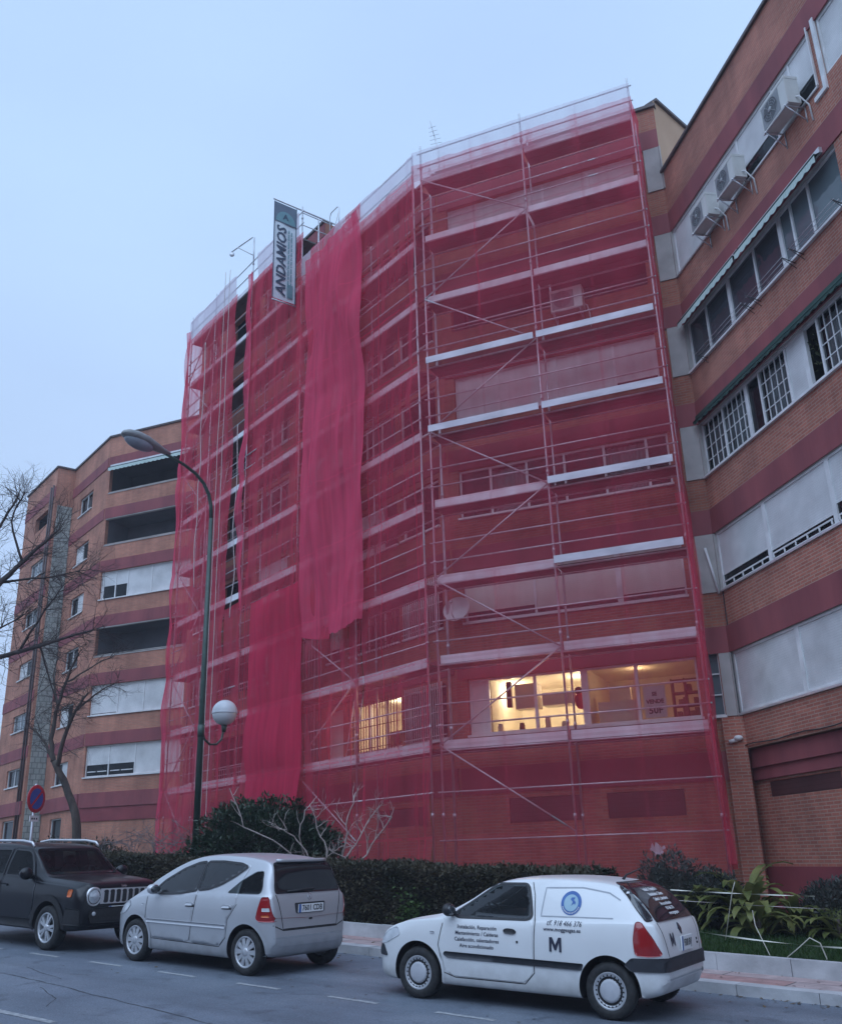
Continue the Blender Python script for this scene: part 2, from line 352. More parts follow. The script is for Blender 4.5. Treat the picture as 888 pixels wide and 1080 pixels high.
A_ST = [-260, -60, -30, -12, 0, 6, 12, 20, 30, 45, 60, 75, 110, 300, 900]
def sheet(name, b0, b1, dz, m, uv=True, drop=0., bs=None):
    mb = MB(); bs = bs or [b0, b1]
    for i in range(len(A_ST)-1):
        for j in range(len(bs)-1):
            mb.quad(STREET, [(A_ST[i], bs[j], dz), (A_ST[i], bs[j+1], dz), (A_ST[i+1], bs[j+1], dz), (A_ST[i+1], bs[j], dz)][::-1], 0)
    o = obj(name, mb, m, origin=st(8, (b0+b1)/2 if abs(b0) < 100 else 0)); tag(o, kind='structure'); return o
KERB_B = 12.85
sheet('ground', -900, 900, -.12, M['soil'], bs=[-900, -300, -60, 0, 60, 300, 900])
sheet('road', -3.2, KERB_B, 0, M['asphalt'])
# far pavement behind the camera
mb = MB()
for i in range(len(A_ST)-1):
    mb.box(STREET, A_ST[i], A_ST[i+1], -7, -3.2, -.1, .13)
tag(obj('pavement', mb, M['paving'], origin=st(0, -5)), kind='structure')
def long_box(name, b0, b1, z0, z1, m, step, gap=.008, a0=-30, a1=46, kind='structure'):
    mb = MB(); a = a0
    while a < a1:
        s = random.uniform(-.006, .006)
        mb.box(STREET, a, a+step-gap, b0+s, b1+s, z0, z1 + random.uniform(-.004, .004)); a += step
    return tag(obj(name, mb, m, origin=st(8, b0)), kind=kind)
long_box('kerb', KERB_B, KERB_B+.26, -.1, .125, M['kerb'], 1.0)
mb = MB(); mb.box(STREET, -30, 46, KERB_B+.25, 14.05, -.1, .118)
tag(obj('pavement', mb, M['paving'], origin=st(8, 13.5)), kind='structure')
long_box('garden_kerb', 14.05, 14.2, -.1, .33, M['kerb'], 1.02)
# raised garden ground behind the garden kerb
GARD = .24
mb = MB()
for i in range(2, 10):
    mb.quad(STREET, [(A_ST[i], 14.2, GARD), (A_ST[i+1], 14.2, GARD), (A_ST[i+1], 45, GARD), (A_ST[i], 45, GARD)])
tag(obj('garden_ground', mb, M['soil'], origin=st(8, 20)), kind='structure')
# dashed parking-bay line
def dash(a0, a1, b, w=.1):
    mb = MB(); n = 8
    p = [(a0+(a1-a0)*i/n, b-w/2*(.75+.25*random.random()), .004) for i in range(n+1)]
    q = [(a1-(a1-a0)*i/n, b+w/2*(.75+.25*random.random()), .004) for i in range(n+1)]
    mb.quad(STREET, (p+q)[::-1])
    o = obj('road_marking', mb, M['line'], origin=st((a0+a1)/2, b)); tag(o, kind='structure')
for k in range(-4, 14): dash(6.42 + 1.63*k, 7.2 + 1.63*k, 9.55)
for k in range(-2, 5): dash(9.9 + 7*k, 12.3 + 7*k, 6.5, .12)
# tar-filled cracks in the road surface
def crack(pts, w):
    mb = MB(); L_ = []; R_ = []
    for i in range(len(pts)-1):
        (a0, b0), (a1, b1) = pts[i], pts[i+1]; n = max(2, int(hypot(a1-a0, b1-b0)/.12))
        for k in range(n):
            f = k/n; a = a0+(a1-a0)*f; b = b0+(b1-b0)*f; b += .05*noise.noise(V((a*2, b*2, 3))) + .02*noise.noise(V((a*11, b*9, 1)))
            ww = w*(.4+.9*random.random()); L_.append((a, b-ww/2, .003)); R_.append((a, b+ww/2, .003))
    for i in range(len(L_)-1): mb.quad(STREET, [L_[i], R_[i], R_[i+1], L_[i+1]])
    tag(obj('road_crack', mb, M['crack'], origin=st(*pts[0])), kind='structure')
crack([(15.5, 8.15), (12.6, 8.0), (10.6, 7.75), (8.2, 7.45), (6, 7.2)], .02)
crack([(13.9, 8.6), (12.4, 8.25)], .015)
crack([(12.1, 7.7), (11.2, 7.35), (10.7, 6.9)], .014)

# grass: lawn strip at the right, thousands of blades as one mass
def blades(name, n, fa, fb, h0, h1, label):
    mb = MB()
    for _ in range(n):
        a, b = fa(), fb(); h = random.uniform(h0, h1); ang = random.uniform(0, 2*pi); w = .012
        p = st(a, b, GARD-.01); dx = V((cos(ang), sin(ang), 0)); ln = V((random.uniform(-1, 1), random.uniform(-1, 1), 0))*h*.5
        mb.add([p-dx*w, p+dx*w, p+ln+V((0, 0, h))], [(0, 1, 2)])
    return tag(obj(name, mb, M['grass'], origin=st(4, 16)), label, 'grass', kind='stuff')
mb = MB(); mb.quad(STREET, [(-8, 14.2, GARD+.01), (7.6, 14.2, GARD+.01), (7.6, 19, GARD+.01), (-8, 19, GARD+.01)])
tag(obj('lawn', mb, M['grass'], origin=st(4, 16)), kind='structure')
blades('grass', 26000, lambda: random.uniform(-1, 7.6), lambda: random.uniform(14.22, 18.2), .04, .11, 'short green grass of the lawn beside the right-hand pavement')

# ================================================================== BUILDINGS
def wall(mb, F, t0, t1, z0, z1, ops, rev=.22, m=0, mr=None):
    """brick face at d=0 with openings (t0,t1,z0,z1) cut out and their reveals"""
    ts = sorted({t0, t1, *[min(max(v, t0), t1) for o in ops for v in o[:2]]}); zs = sorted({z0, z1, *[v for o in ops for v in o[2:]]})
    for i in range(len(ts)-1):
        for j in range(len(zs)-1):
            tc, zc = (ts[i]+ts[i+1])/2, (zs[j]+zs[j+1])/2
            if any(o[0] < tc < o[1] and o[2] < zc < o[3] for o in ops): continue
            mb.quad(F, [(ts[i], 0, zs[j]), (ts[i+1], 0, zs[j]), (ts[i+1], 0, zs[j+1]), (ts[i], 0, zs[j+1])], m)
    for a, b, c, d in ops:
        q = m if mr is None else mr
        mb.quad(F, [(a, 0, c), (a, 0, d), (a, -rev, d), (a, -rev, c)], q); mb.quad(F, [(b, 0, c), (b, -rev, c), (b, -rev, d), (b, 0, d)], q)
        mb.quad(F, [(a, 0, c), (a, -rev, c), (b, -rev, c), (b, 0, c)], q); mb.quad(F, [(a, 0, d), (b, 0, d), (b, -rev, d), (a, -rev, d)], q)
def room(parent, F, t0, t1, z0, z1, d0, dep, m, name='room'):
    mb = MB(); d1 = d0-dep; e = .03; t0 -= e; t1 += e; z0 -= e; z1 += e
    mb.quad(F, [(t0, d1, z0), (t1, d1, z0), (t1, d1, z1), (t0, d1, z1)])
    mb.quad(F, [(t0, d0, z0), (t0, d1, z0), (t0, d1, z1), (t0, d0, z1)]); mb.quad(F, [(t1, d0, z0), (t1, d0, z1), (t1, d1, z1), (t1, d1, z0)])
    mb.quad(F, [(t0, d0, z0), (t1, d0, z0), (t1, d1, z0), (t0, d1, z0)]); mb.quad(F, [(t0, d0, z1), (t0, d1, z1), (t1, d1, z1), (t1, d0, z1)])
    return obj(name, mb, m, parent)
def window(parent, F, t0, t1, z0, z1, splits=(), kinds=None, d=-.12, fw=.055, mw=.06, sill=True, shutter='shutter', glass='glass', frame='white', bars=None, roomm='dark', rdep=1.1, label=None, wide=()):
    """frame (with mullions) > sill, pane / shutter / curtain of each bay"""
    mb = MB(); e = .004
    mb.box(F, t0+e, t0+fw, d-.05, d+.03, z0+e, z1-e); mb.box(F, t1-fw, t1-e, d-.05, d+.03, z0+e, z1-e)
    mb.box(F, t0+fw, t1-fw, d-.05, d+.028, z0+e, z0+fw); mb.box(F, t0+fw, t1-fw, d-.05, d+.028, z1-fw, z1-e)
    edges = [t0+fw] + [s for s in splits] + [t1-fw]
    for s in splits:
        w = mw*(2.2 if s in wide else 1); mb.box(F, s-w/2, s+w/2, d-.05, d+.026, z0+fw, z1-fw)
    fr = obj('window', mb, M[frame], parent)
    if label: fr['label'] = label
    if sill:
        sb = MB(); sb.box(F, t0-.03, t1+.03, -.2, .07, z0-.055, z0-.003); obj('sill', sb, M['white'], fr)
    n = len(edges)-1; kinds = kinds or ['g']*n; need = False
    for i in range(n):
        a, b = edges[i], edges[i+1]; k = kinds[i % len(kinds)]; zb, zt = z0+fw, z1-fw
        frac = 0
        if isinstance(k, tuple): k, frac = k
        if k == 'o': need = True; continue
        if k == 's':                               # roller shutter, down to frac of the opening
            zs = zb + (zt-zb)*frac
            p = MB(); p.quad(F, [(a, d+.002, zs), (b, d+.002, zs), (b, d+.002, zt), (a, d+.002, zt)])
            p.box(F, a+.005, b-.005, d-.02, d+.008, zs-.03 if frac else zs, zs+.02); obj('shutter', p, M[shutter], fr)
            if not frac: continue
            zt = zs-.03; k = 'g'
        p = MB(); p.quad(F, [(a, d-.01, zb), (b, d-.01, zb), (b, d-.01, zt), (a, d-.01, zt)])
        need = True
        if k == 'l':                               # leaded or barred pane
            l = MB(); nx = max(2, int((b-a)/.2)); nz = max(2, int((zt-zb)/.28))
            for q in range(1, nx): x = a+(b-a)*q/nx; l.box(F, x-.009, x+.009, d-.008, d+.012, zb, zt)
            for q in range(1, nz): z = zb+(zt-zb)*q/nz; l.box(F, a, b, d-.008, d+.01, z-.009, z+.009)
            obj('glazing_bar', l, M['white'], fr)
        obj('pane', p, M[{'g': glass, 'c': 'glass_light', 'l': 'glass_light', 'p': 'glass_sky', 'q': 'glass_grey', 'k': 'glass_clear'}[k]], fr)
        if k in ('c', 'l'):
            c = MB(); nn = max(4, int((b-a)/.06))
            for q in range(nn):
                x0, x1 = a+(b-a)*q/nn, a+(b-a)*(q+1)/nn; o0, o1 = (-.16 - .03*(q % 2)), (-.16 - .03*((q+1) % 2))
                c.quad(F, [(x0, d+o0, zb), (x1, d+o1, zb), (x1, d+o1, zt), (x0, d+o0, zt)])
            obj('curtain', c, M['curtain'], fr)
    if bars:
        bm_ = MB(); x = t0+.06
        while x < t1-.03: bm_.tube([F(x, .06, z0-.08), F(x, .06, z1+.06)], .015, 5); x += bars
        for z in (z0+.1, (z0+z1)/2, z1-.08): bm_.tube([F(t0-.03, .06, z), F(t1+.03, .06, z)], .012, 5)
        obj('window_grille', bm_, M['wood'] if bars > .12 else M['white'], fr)
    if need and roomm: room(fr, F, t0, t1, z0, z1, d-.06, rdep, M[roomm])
    return fr
def band(parent, F, t0, t1, z0, z1, d=.035, m='band', name='string_course'):
    mb = MB(); mb.box(F, t0, t1, .002, d, z0, z1); return obj(name, mb, M[m], parent)
def prism(mb, pts, z0, z1, m=0, skip=()):
    n = len(pts)
    for i in range(n):
        if i in skip: continue
        a, b = pts[i], pts[(i+1) % n]; l = hypot(b[0]-a[0], b[1]-a[1])
        mb.add([(a[0], a[1], z0), (b[0], b[1], z0), (b[0], b[1], z1), (a[0], a[1], z1)], [(0, 1, 2, 3)], [(0, z0), (l, z0), (l, z1), (0, z1)], m)
def slab(parent, pts, z, m='concrete', name='roof'):
    mb = MB(); mb.add([(p[0], p[1], z) for p in pts], [tuple(range(len(pts)))]); return obj(name, mb, M[m], parent)

FR = Frame((.74, 23.70), -23)          # scaffolded block, right-hand face
FL = Frame((.74, 23.70), -52)          # scaffolded block, left-hand face (t negative to the left)
FW = Frame((6.77, 21.14), -79.5)       # side wing running towards the street
PITCH = 2.78
SILL = [4.35 + PITCH*k for k in range(7)]
HW = 1.35
def frange(a, b, n): return [a + (b-a)*i/n for i in range(1, n)]

# ---------------------------------------------------------------- scaffolded block
A = thing('apartment_building', (.74, 23.7, 0), 'tall brick apartment block wrapped in scaffolding and red netting', 'apartment building')
RE, LE, STEP = 6.55, -16.2, -6.25
TOPR, TOPL = 20.95, 23.1
opR = [(.3, 5.8, SILL[k], SILL[k]+HW) for k in range(6)] + [(6.0, 6.28, SILL[0], SILL[0]+1.4)] + [(1.2, 2.9, 2.3, 2.85), (3.5, 5.2, 2.3, 2.85)]
mb = MB(); wall(mb, FR, 0, RE, -.6, TOPR, opR)
colsL = [(-2.1, -.4), (-4.7, -2.3), (-5.95, -5.1), (-7.75, -6.3), (-10.6, -8.5), (-13.3, -11.0), (-15.6, -14.5)]
opL = []
for k in range(7):
    for c, (a, b) in enumerate(colsL):
        if k == 6 and c < 4: continue
        z0, z1 = SILL[k], SILL[k]+HW
        if c == 3: z0, z1 = SILL[k]-.3, SILL[k]+1.5
        opL.append((a, b, z0, z1))
opL += [(-3.4, -1.3, 2.35, 2.8)]
wall(mb, FL, LE, STEP, -.6, TOPL, [o for o in opL if o[1] <= STEP]); wall(mb, FL, STEP, 0, -.6, TOPR, [o for o in opL if o[0] > STEP])
def xy(p): return (p.x, p.y)
back = V((.55, .835, 0))*11
prism(mb, [xy(FL(STEP, 0, 0)), xy(FL(STEP, -11, 0))], TOPR-.3, TOPL, skip=(1,))
prism(mb, [xy(FL(LE, -11, 0)), xy(FL(LE, 0, 0))], -.6, TOPL, skip=(1,)); prism(mb, [xy(FL(STEP, -11, 0)), xy(FL(LE, -11, 0))], -.6, TOPL, skip=(1,))
FT = Frame(xy(FR(RE, 0, 0)), 44.4)     # end wall above the wing roof
prism(mb, [xy(FT(9, 0, 0)), xy(FL(STEP, -11, 0))], -.6, TOPR, skip=(1,))
obj('wall', mb, M['brick'], A)
mb = MB(); wall(mb, FT, 0, 9, 16.5, TOPR+.25, []); obj('end_wall', mb, M['tan'], A)
slab(A, [xy(FL(STEP, 0, 0)), xy(FR(0, 0, 0)), xy(FR(RE, 0, 0)), xy(FT(9, 0, 0)), xy(FL(STEP, -11, 0))], TOPR-.25)
slab(A, [xy(FL(LE, 0, 0)), xy(FL(STEP, 0, 0)), xy(FL(STEP, -11, 0)), xy(FL(LE, -11, 0))], TOPL-.25)
for F, a, b, z in ((FR, .02, RE+.05, TOPR), (FL, STEP, -.02, TOPR), (FL, LE-.06, STEP, TOPL), (FT, .08, 9, TOPR+.25)):
    c = MB(); c.box(F, a, b, -.3, .08, z, z+.09); obj('coping', c, M['coping'], A)
for k in range(-1, 7):
    z = SILL[k]+HW if k >= 0 else 2.98
    if k < 6: band(A, FR, .045, RE, z+.004, z+.6); band(A, FL, STEP+.002 if k == 5 else LE, -.045 if k < 6 else STEP, z+.155 if k >= 0 else z, z+.62)
band(A, FL, LE, STEP, SILL[6]+HW+.155, TOPL-.04)
kR = {0: (frange(.3, 5.8, 5), None), }
# first floor: lit rooms behind a long strip window
w = window(A, FR, .3, 5.8, SILL[0], SILL[0]+HW, (.78, 1.98, 3.19, 4.41), ['s', 'k', 'k', 'k', 'k'], mw=.075, wide=(3.19,), roomm=None, label='lit strip window with a paper notice in its right-hand pane')
room(w, FR, .82, 3.15, SILL[0], SILL[0]+HW, -.3, 2.4, M['room']); room(w, FR, 3.25, 5.75, SILL[0], SILL[0]+HW, -.3, 2.2, M['room'])
def lamp(name, p, e, size=.12, col=(1, .83, .58)):
    l = bpy.data.lights.new(name, 'POINT'); l.energy = e; l.color = col; l.shadow_soft_size = size
    o = bpy.data.objects.new(name, l); COL.objects.link(o); o.location = p
lamp('room_lamp', FR(1.05, -1.3, 5.5), 30); lamp('room_lamp', FR(2.85, -1.2, 5.5), 30); lamp('room_lamp', FR(4.3, -.9, 5.52), 9, col=(1, .66, .36))
M['paper'] = noisy('white_paper', (.74, .74, .74), (.8, .8, .8), 3, .7); M['ink'] = noisy('black_ink', (.02, .02, .02), (.03, .03, .03), 3, .7)
M['cloth_red'] = noisy('red_cloth', (.5, .03, .03), (.6, .06, .05), 3, .8)
def notice(F, t, z, d, wd, h, lines, name, label):
    mb = MB(); mb.box(F, t-wd/2, t+wd/2, d, d+.006, z-h/2, z+h/2); o = obj(name, mb, M['paper'], origin=F(t, d, z)); tag(o, label, 'notice')
    tb = MB()
    for s, y, sz in lines:
        vs, fs = text_geo(s, sz, .006); tb.add([F(t+x, d+.009, z+y+q) for x, q in vs], fs)
    obj('lettering', tb, M['ink'], o)
notice(FR, 4.76, 4.80, -.19, .5, .72, [('SE', .17, .12), ('VENDE', .0, .125), ('50F', -.2, .22)], 'notice', 'white paper notice with black lettering taped inside the lit window')
# things inside the lit room that show through the panes
mb = MB()
for i in range(4): mb.box(FR, 4.98, 5.62, -1.6, -1.25, 4.5+.3*i, 4.53+.3*i)
for x in (4.98, 5.28, 5.6): mb.box(FR, x, x+.03, -1.6, -1.25, 4.4, 5.45)
for i in range(12):
    x = random.uniform(5.0, 5.5); z = 4.53+.3*random.randint(0, 2); mb.box(FR, x, x+.1, -1.5, -1.3, z, z+random.uniform(.1, .24))
tag(obj('shelf_unit', mb, M['wood'], origin=FR(5.3, -1.4, 4.4)), 'dark open shelf unit standing inside the lit room', 'shelf')
mb = MB(); mb.box(FR, 1.34, 1.9, -.9, -.5, 4.95, 5.55); tag(obj('wall_cupboard', mb, M['shutter_warm'], origin=FR(1.6, -.7, 5)), 'pale wall cupboard inside the lit room left of the mullion', 'cupboard')
mb = MB(); mb.box(FR, 2.02, 2.85, -1.0, -.5, 4.98, 5.28); mb.box(FR, 2.05, 2.82, -.499, -.49, 5.0, 5.26, 0); tag(obj('cooker_hood', mb, M['ac'], origin=FR(2.4, -.7, 5)), 'grey cooker hood hanging in the lit room', 'cooker hood')
mb = MB(); mb.box(FR, 1.15, 1.27, -.5, -.4, 5.0, 5.62); tag(obj('hanging_towel', mb, M['black'], origin=FR(1.2, -.45, 5.3)), 'dark towel hanging inside the lit pane', 'towel')
mb = MB(); mb.sphere(FR(2.98, -.4, 5.0), .13, .1, .2); mb.sphere(FR(2.96, -.4, 5.24), .1, .09, .1, m=1); tag(obj('hanging_garment', mb, [M['cloth_red'], M['black']], origin=FR(3, -.4, 5)), 'red garment hanging inside the lit window by the thick mullion', 'garment')
for x, z, h in ((.95, 4.40, .22), (2.15, 4.40, .30), (2.55, 4.40, .16), (1.5, 4.40, .2)):
    mb = MB(); mb.lathe([(0, 0), (.06, 0), (.07, h*.1), (.07, h*.75), (.055, h*.85), (.06, h), (0, h)], 12, Matrix.Translation(FR(x, -.42, z))); 
    tag(obj('jar', mb, [M['paper'], M['shutter_warm'], M['alu'], M['wood']][int(x*10) % 4], origin=FR(x, -.42, z)), {.95: 'short pale jar at the left end of the lit sill', 2.15: 'tall jar on the lit sill just right of the mullion', 2.55: 'smallest jar on the lit sill, right of the tall jar', 1.5: 'jar on the lit sill below the wall cupboard'}[x], 'jar', 'jars on the lit window sill')
mb = MB(); mb.box(FR, 3.35, 4.3, -.75, -.6, 4.4, 4.95); mb.box(FR, 3.6, 4.1, -.95, -.8, 4.95, 5.3); tag(obj('armchair', mb, M['shutter_warm'], origin=FR(3.8, -.7, 4.4)), 'added chair back, coloured pale for the blotchy reflection in the dim pane', 'chair')  # added block; its pale colour stands for reflections in this pane
# upper floors of the right-hand face
window(A, FR, .3, 5.8, SILL[1], SILL[1]+HW, (2.15, 4.24), [('s', .2), ('s', .12), ('s', .16)], wide=(4.24,), shutter='shutter_warm')
window(A, FR, .3, 5.8, SILL[2], SILL[2]+HW, (1.17, 2.16, 3.16, 4.19, 5.25), ['g', 'c', 'g', 'g', 'c', 'g'])
window(A, FR, .3, 5.8, SILL[3], SILL[3]+HW, (1.52, 3.1, 4.69), [('s', .1), 's', ('s', .06), ('s', .14)], wide=(3.1,))
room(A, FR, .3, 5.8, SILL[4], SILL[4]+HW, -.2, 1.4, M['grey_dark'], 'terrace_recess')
rb = MB(); rb.tube([FR(.3, -.05, SILL[4]+.1), FR(5.8, -.05, SILL[4]+.1)], .02); rb.tube([FR(3.2, -.06, SILL[4]), FR(3.2, -.06, SILL[4]+HW)], .03); obj('terrace_rail', rb, M['galv'], A)
window(A, FR, .3, 5.8, SILL[5], SILL[5]+HW, (1.65, 3.2, 4.5), [('s', .42), 's', 's', 's'])
window(A, FR, 6.0, 6.28, SILL[0], SILL[0]+1.4, (), ['p'], fw=.03, rdep=.4, sill=True)
for z in (SILL[0]+.46, SILL[0]+.92):
    mb = MB(); mb.box(FR, 6.03, 6.25, -.12, -.08, z-.015, z+.015); obj('glazing_bar', mb, M['white'], A)
for k in range(6):
    mb = MB(); t0 = 6.12 if k else 6.3
    mb.box(FR, t0, RE-.004, .004, .03, SILL[k]-.03, SILL[k]+HW+.02); mb.box(FW, .0, .06, .0, .035, SILL[k]-.03, SILL[k]+HW-.01); obj('plaster_panel', mb, M['plaster'], A)
for a, b in ((1.2, 2.9), (3.5, 5.2)):
    mb = MB(); mb.box(FR, a+.01, b-.01, -.12, -.02, 2.31, 2.84); obj('vent_grille', mb, slatted('dark_vent_louvre', (.06, .02, .02), (.09, .03, .03), .09) if a < 2 else bpy.data.materials['dark_vent_louvre'], A)
mb = MB(); mb.box(FL, -3.39, -1.31, -.12, -.02, 2.36, 2.79); obj('vent_grille', mb, bpy.data.materials['dark_vent_louvre'], A)
# left-hand face
for k in range(7):
    for c, (a, b) in enumerate(colsL):
        if k == 6 and c < 4: continue
        z0, z1 = SILL[k], SILL[k]+HW
        rnd = random.random()
        if c == 0: window(A, FL, a, b, z0, z1, ((a+b)/2,), ['g', 'g'], bars=.09 if k < 2 else None)
        elif c == 1:
            if k == 0:
                w = window(A, FL, a, b, z0, z1, (-3.9, -3.1), ['k', 'k', 'k'], roomm=None, bars=.13, label='barred window lit warm yellow from inside')
                room(w, FL, a, b, z0, z1, -.3, 1.8, M['room'])
            else: window(A, FL, a, b, z0, z1, (-3.9, -3.1), [['g', 'c', 'c'], ['c', 'g', 'c'], ['s', 's', 'g']][k % 3], bars=.13 if k == 1 else None)
        elif c == 2: window(A, FL, a, b, z0, z1, (), [('s', [0, .3, .0, .5][k % 4])], shutter='shutter_warm')
        elif c == 3:
            room(A, FL, a, b, z0-.3, z1+.15, -.22, .8, M['dark'], 'stair_recess'); q = MB(); x = a+.08
            while x < b: q.box(FL, x, x+.05, -.16, -.06, z0-.297, z1+.147); x += .17
            obj('stair_lattice', q, M['plaster'], A)
        elif c == 4: window(A, FL, a, b, z0, z1, (-9.9, -9.2), [['c', 'g', 'c'], ['g', 'g', 'c'], ['s', 's', ('s', .4)]][k % 3])
        elif c == 5:
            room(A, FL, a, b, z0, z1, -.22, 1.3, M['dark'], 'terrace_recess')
            q = MB()
            for zz in (z0+.12, z0+.3): q.tube([FL(a, -.04, zz), FL(b, -.04, zz)], .015)
            x = a+.1
            while x < b: q.tube([FL(x, -.04, z0), FL(x, -.04, z0+.3)], .008, 4); x += .14
            obj('terrace_rail', q, M['galv'], A)
        else: window(A, FL, a, b, z0, z1, ((a+b)/2,), ['c', 'g'] if k % 2 else ['c', 'c'])
lamp('room_lamp', FL(-3.3, -.7, 5.4), 42)
for t, w_, h, m_ in ((-4.1, .75, .62, 'black'),):
    mb = MB(); mb.box(FL, -3.55, -2.45, -.55, -.4, 4.4, 4.86); tag(obj('settee', mb, M['wood'], origin=FL(-3, -.5, 4.4)), 'dark furniture silhouetted inside the barred yellow window', 'furniture')

# ---------------------------------------------------------------- side wing at the right
Bw = thing('apartment_building', (6.77, 21.14, 0), 'unscaffolded brick apartment wing close by on the right with three air conditioners', 'apartment building')
WE, TOPW = 15., 18.72
strips = {4: [(.06, 6.52), (6.82, 9.6)], 3: [(.06, 6.6), (8.2, 12)], 2: [(.06, 7.6), (8.6, 12.5)], 1: [(.06, 7.2), (8.4, 12.5)], 0: [(.06, 7.2), (8.4, 12.5)]}
opW = [(a, b, SILL[k], SILL[k]+HW) for k in strips for a, b in strips[k]]
mb = MB(); wall(mb, FW, 0, WE, 3.6, TOPW, opW, .16, 0, 1)
mb.quad(FW, [(0, 0, 3.6), (0, -.3, 3.6), (WE, -.3, 3.6), (WE, 0, 3.6)])
prism(mb, [xy(FW(WE, 0, 0)), xy(FW(WE, -9, 0)), xy(FW(-3, -9, 0))], -.8, TOPW, skip=(2,))
obj('wall', mb, [M['brick_wing'], M['plaster']], Bw)
FG = Frame(xy(FW(0, -.24, 0)), -79.5)
mb = MB(); wall(mb, FG, -.35, WE, -.8, 3.62, [(.44, 3.02, 2.58, 2.89)], .12); obj('ground_floor_wall', mb, M['brick_wing'], Bw)
band(Bw, FG, -.2, WE, 3.2, 3.58, .12); band(Bw, FG, -.2, WE, 2.95, 3.2, .06); band(Bw, FG, -.3, WE, -.8, 1.23, .05, 'band_dark', 'plinth')
mb = MB(); mb.box(FG, .45, 3.01, -.1, -.01, 2.59, 2.88); obj('vent_grille', mb, bpy.data.materials['dark_vent_louvre'], Bw)
mb = MB(); mb.box(FR, 6.2, RE+.1, -.25, .16, -.6, 4.28); obj('brick_pilaster', mb, M['brick_wing'], Bw)
slab(Bw, [xy(FW(-3, 0, 0)), xy(FW(WE, 0, 0)), xy(FW(WE, -9, 0)), xy(FW(-3, -9, 0))], TOPW-.2)
mb = MB(); mb.box(FW, -.1, WE, -.3, .07, TOPW, TOPW+.08); obj('coping', mb, M['coping'], Bw)
for k in range(5): band(Bw, FW, .02, WE, SILL[k]+HW+.004, SILL[k]+HW+.6, .03)
window(Bw, FW, .06, 6.52, SILL[4], SILL[4]+HW, (3.49, 5.05, 5.72), ['s', ('s', .33), 's', ('s', .33)], d=-.05, sill=False)
window(Bw, FW, 6.82, 9.6, SILL[4], SILL[4]+HW, (8.2,), ['s', 's'], d=-.05, sill=False)
window(Bw, FW, .06, 6.6, SILL[3], SILL[3]+HW, (1.0, 2.13, 3.32, 4.39, 4.85, 5.5), ['q', 'q', 'q', 'q', 'p', 'p', 'p'], wide=(2.13, 4.39), d=-.1)
window(Bw, FW, 8.2, 12, SILL[3], SILL[3]+HW, (10,), ['s', 'g'])
window(Bw, FW, .06, 7.6, SILL[2], SILL[2]+HW, (1.08, 2.19, 2.77, 3.84, 4.51, 5.02, 6.3), ['l', 'l', 'g', 'l', 's', 'o', 'l', 'l'], wide=(2.19, 4.51), d=-.08)
window(Bw, FW, 8.6, 12.5, SILL[2], SILL[2]+HW, (10,), ['s', 'g'])
window(Bw, FW, .06, 7.2, SILL[1], SILL[1]+HW, (2.18, 4.55), [('s', .24), ('s', .17), ('s', .3)], wide=(2.18, 4.55), d=-.06, sill=False)
for a, b in ((.15, 2.1), (2.3, 4.45), (4.65, 7.1)):
    q = MB(); q.box(FW, a, b, -.04, -.02, SILL[1]+.14, SILL[1]+.17); x = a
    while x < b-.05: q.box(FW, x, x+.035, -.04, -.02, SILL[1]+.06, SILL[1]+.14); x += .42
    obj('sliding_sash', q, M['white'], Bw)
window(Bw, FW, .06, 7.2, SILL[0], SILL[0]+HW, (2.67, 5.2), ['s', 's', 's'], wide=(2.67,), d=-.06, sill=False)
for k in (0, 1): window(Bw, FW, 8.4, 12.5, SILL[k], SILL[k]+HW, (10.4,), ['s', 's'])
for k in strips:                      # pale jambs and thin sills
    mb = MB(); mb.box(FW, .05, strips[k][0][1]+.03, .004, .045, SILL[k]-.05, SILL[k]-.004); obj('sill', mb, M['alu'], Bw)
for a in (6.53, 6.71):
    mb = MB(); mb.box(FW, a, a+.1 if a > 6.6 else a+.03, .003, .05, SILL[4]-.3 if a > 6.6 else SILL[4], SILL[4]+HW+.1); obj('window_surround', mb, M['white'], Bw)
mb = MB(); mb.box(FW, 6.4, 6.71, .003, .05, SILL[4]-.3, SILL[4]-.2); obj('window_surround', mb, M['white'], Bw)

def awning(F, t0, t1, z, drop, out, m, label, scallop=.12, vm=None):
    a = thing('awning', F((t0+t1)/2, 0, z), label, 'awning')
    mb = MB(); mb.quad(F, [(t0, .05, z), (t1, .05, z), (t1, out, z-drop), (t0, out, z-drop)]); mb.tube([F(t0, out, z-drop), F(t1, out, z-drop)], .025); obj('canvas', mb, M[m], a)
    v = MB(); n = int((t1-t0)/.03)
    for i in range(n):
        f0, f1 = t0+(t1-t0)*i/n, t0+(t1-t0)*(i+1)/n; s = lambda f: .05*abs(sin((f-t0)*pi/.26))
        v.quad(F, [(f0, out+.012, z-drop), (f1, out+.012, z-drop), (f1, out+.012, z-drop-scallop-s(f1)), (f0, out+.012, z-drop-scallop-s(f0))])
    obj('valance', v, M[vm or m], a)
    h = MB(); h.box(F, t0, t1, .01, .1, z-.02, z+.1); obj('awning_box', h, M['alu'] if vm else M[m], a); return a
awning(FW, .1, 3.0, SILL[3]+HW+.06, .10, .22, 'green_awning', 'folded green awning with a pale scalloped edge, left half above the wing windows', .13, 'pale_awning')
awning(FW, 3.08, 6.3, SILL[3]+HW+.06, .10, .22, 'green_awning', 'folded green awning with a pale scalloped edge, nearer half above the wing windows', .13, 'pale_awning')
awning(FW, .1, 7.5, SILL[2]+HW+.08, .06, .16, 'green_awning', 'long dark green rolled awning above the leaded windows of the wing', .05)

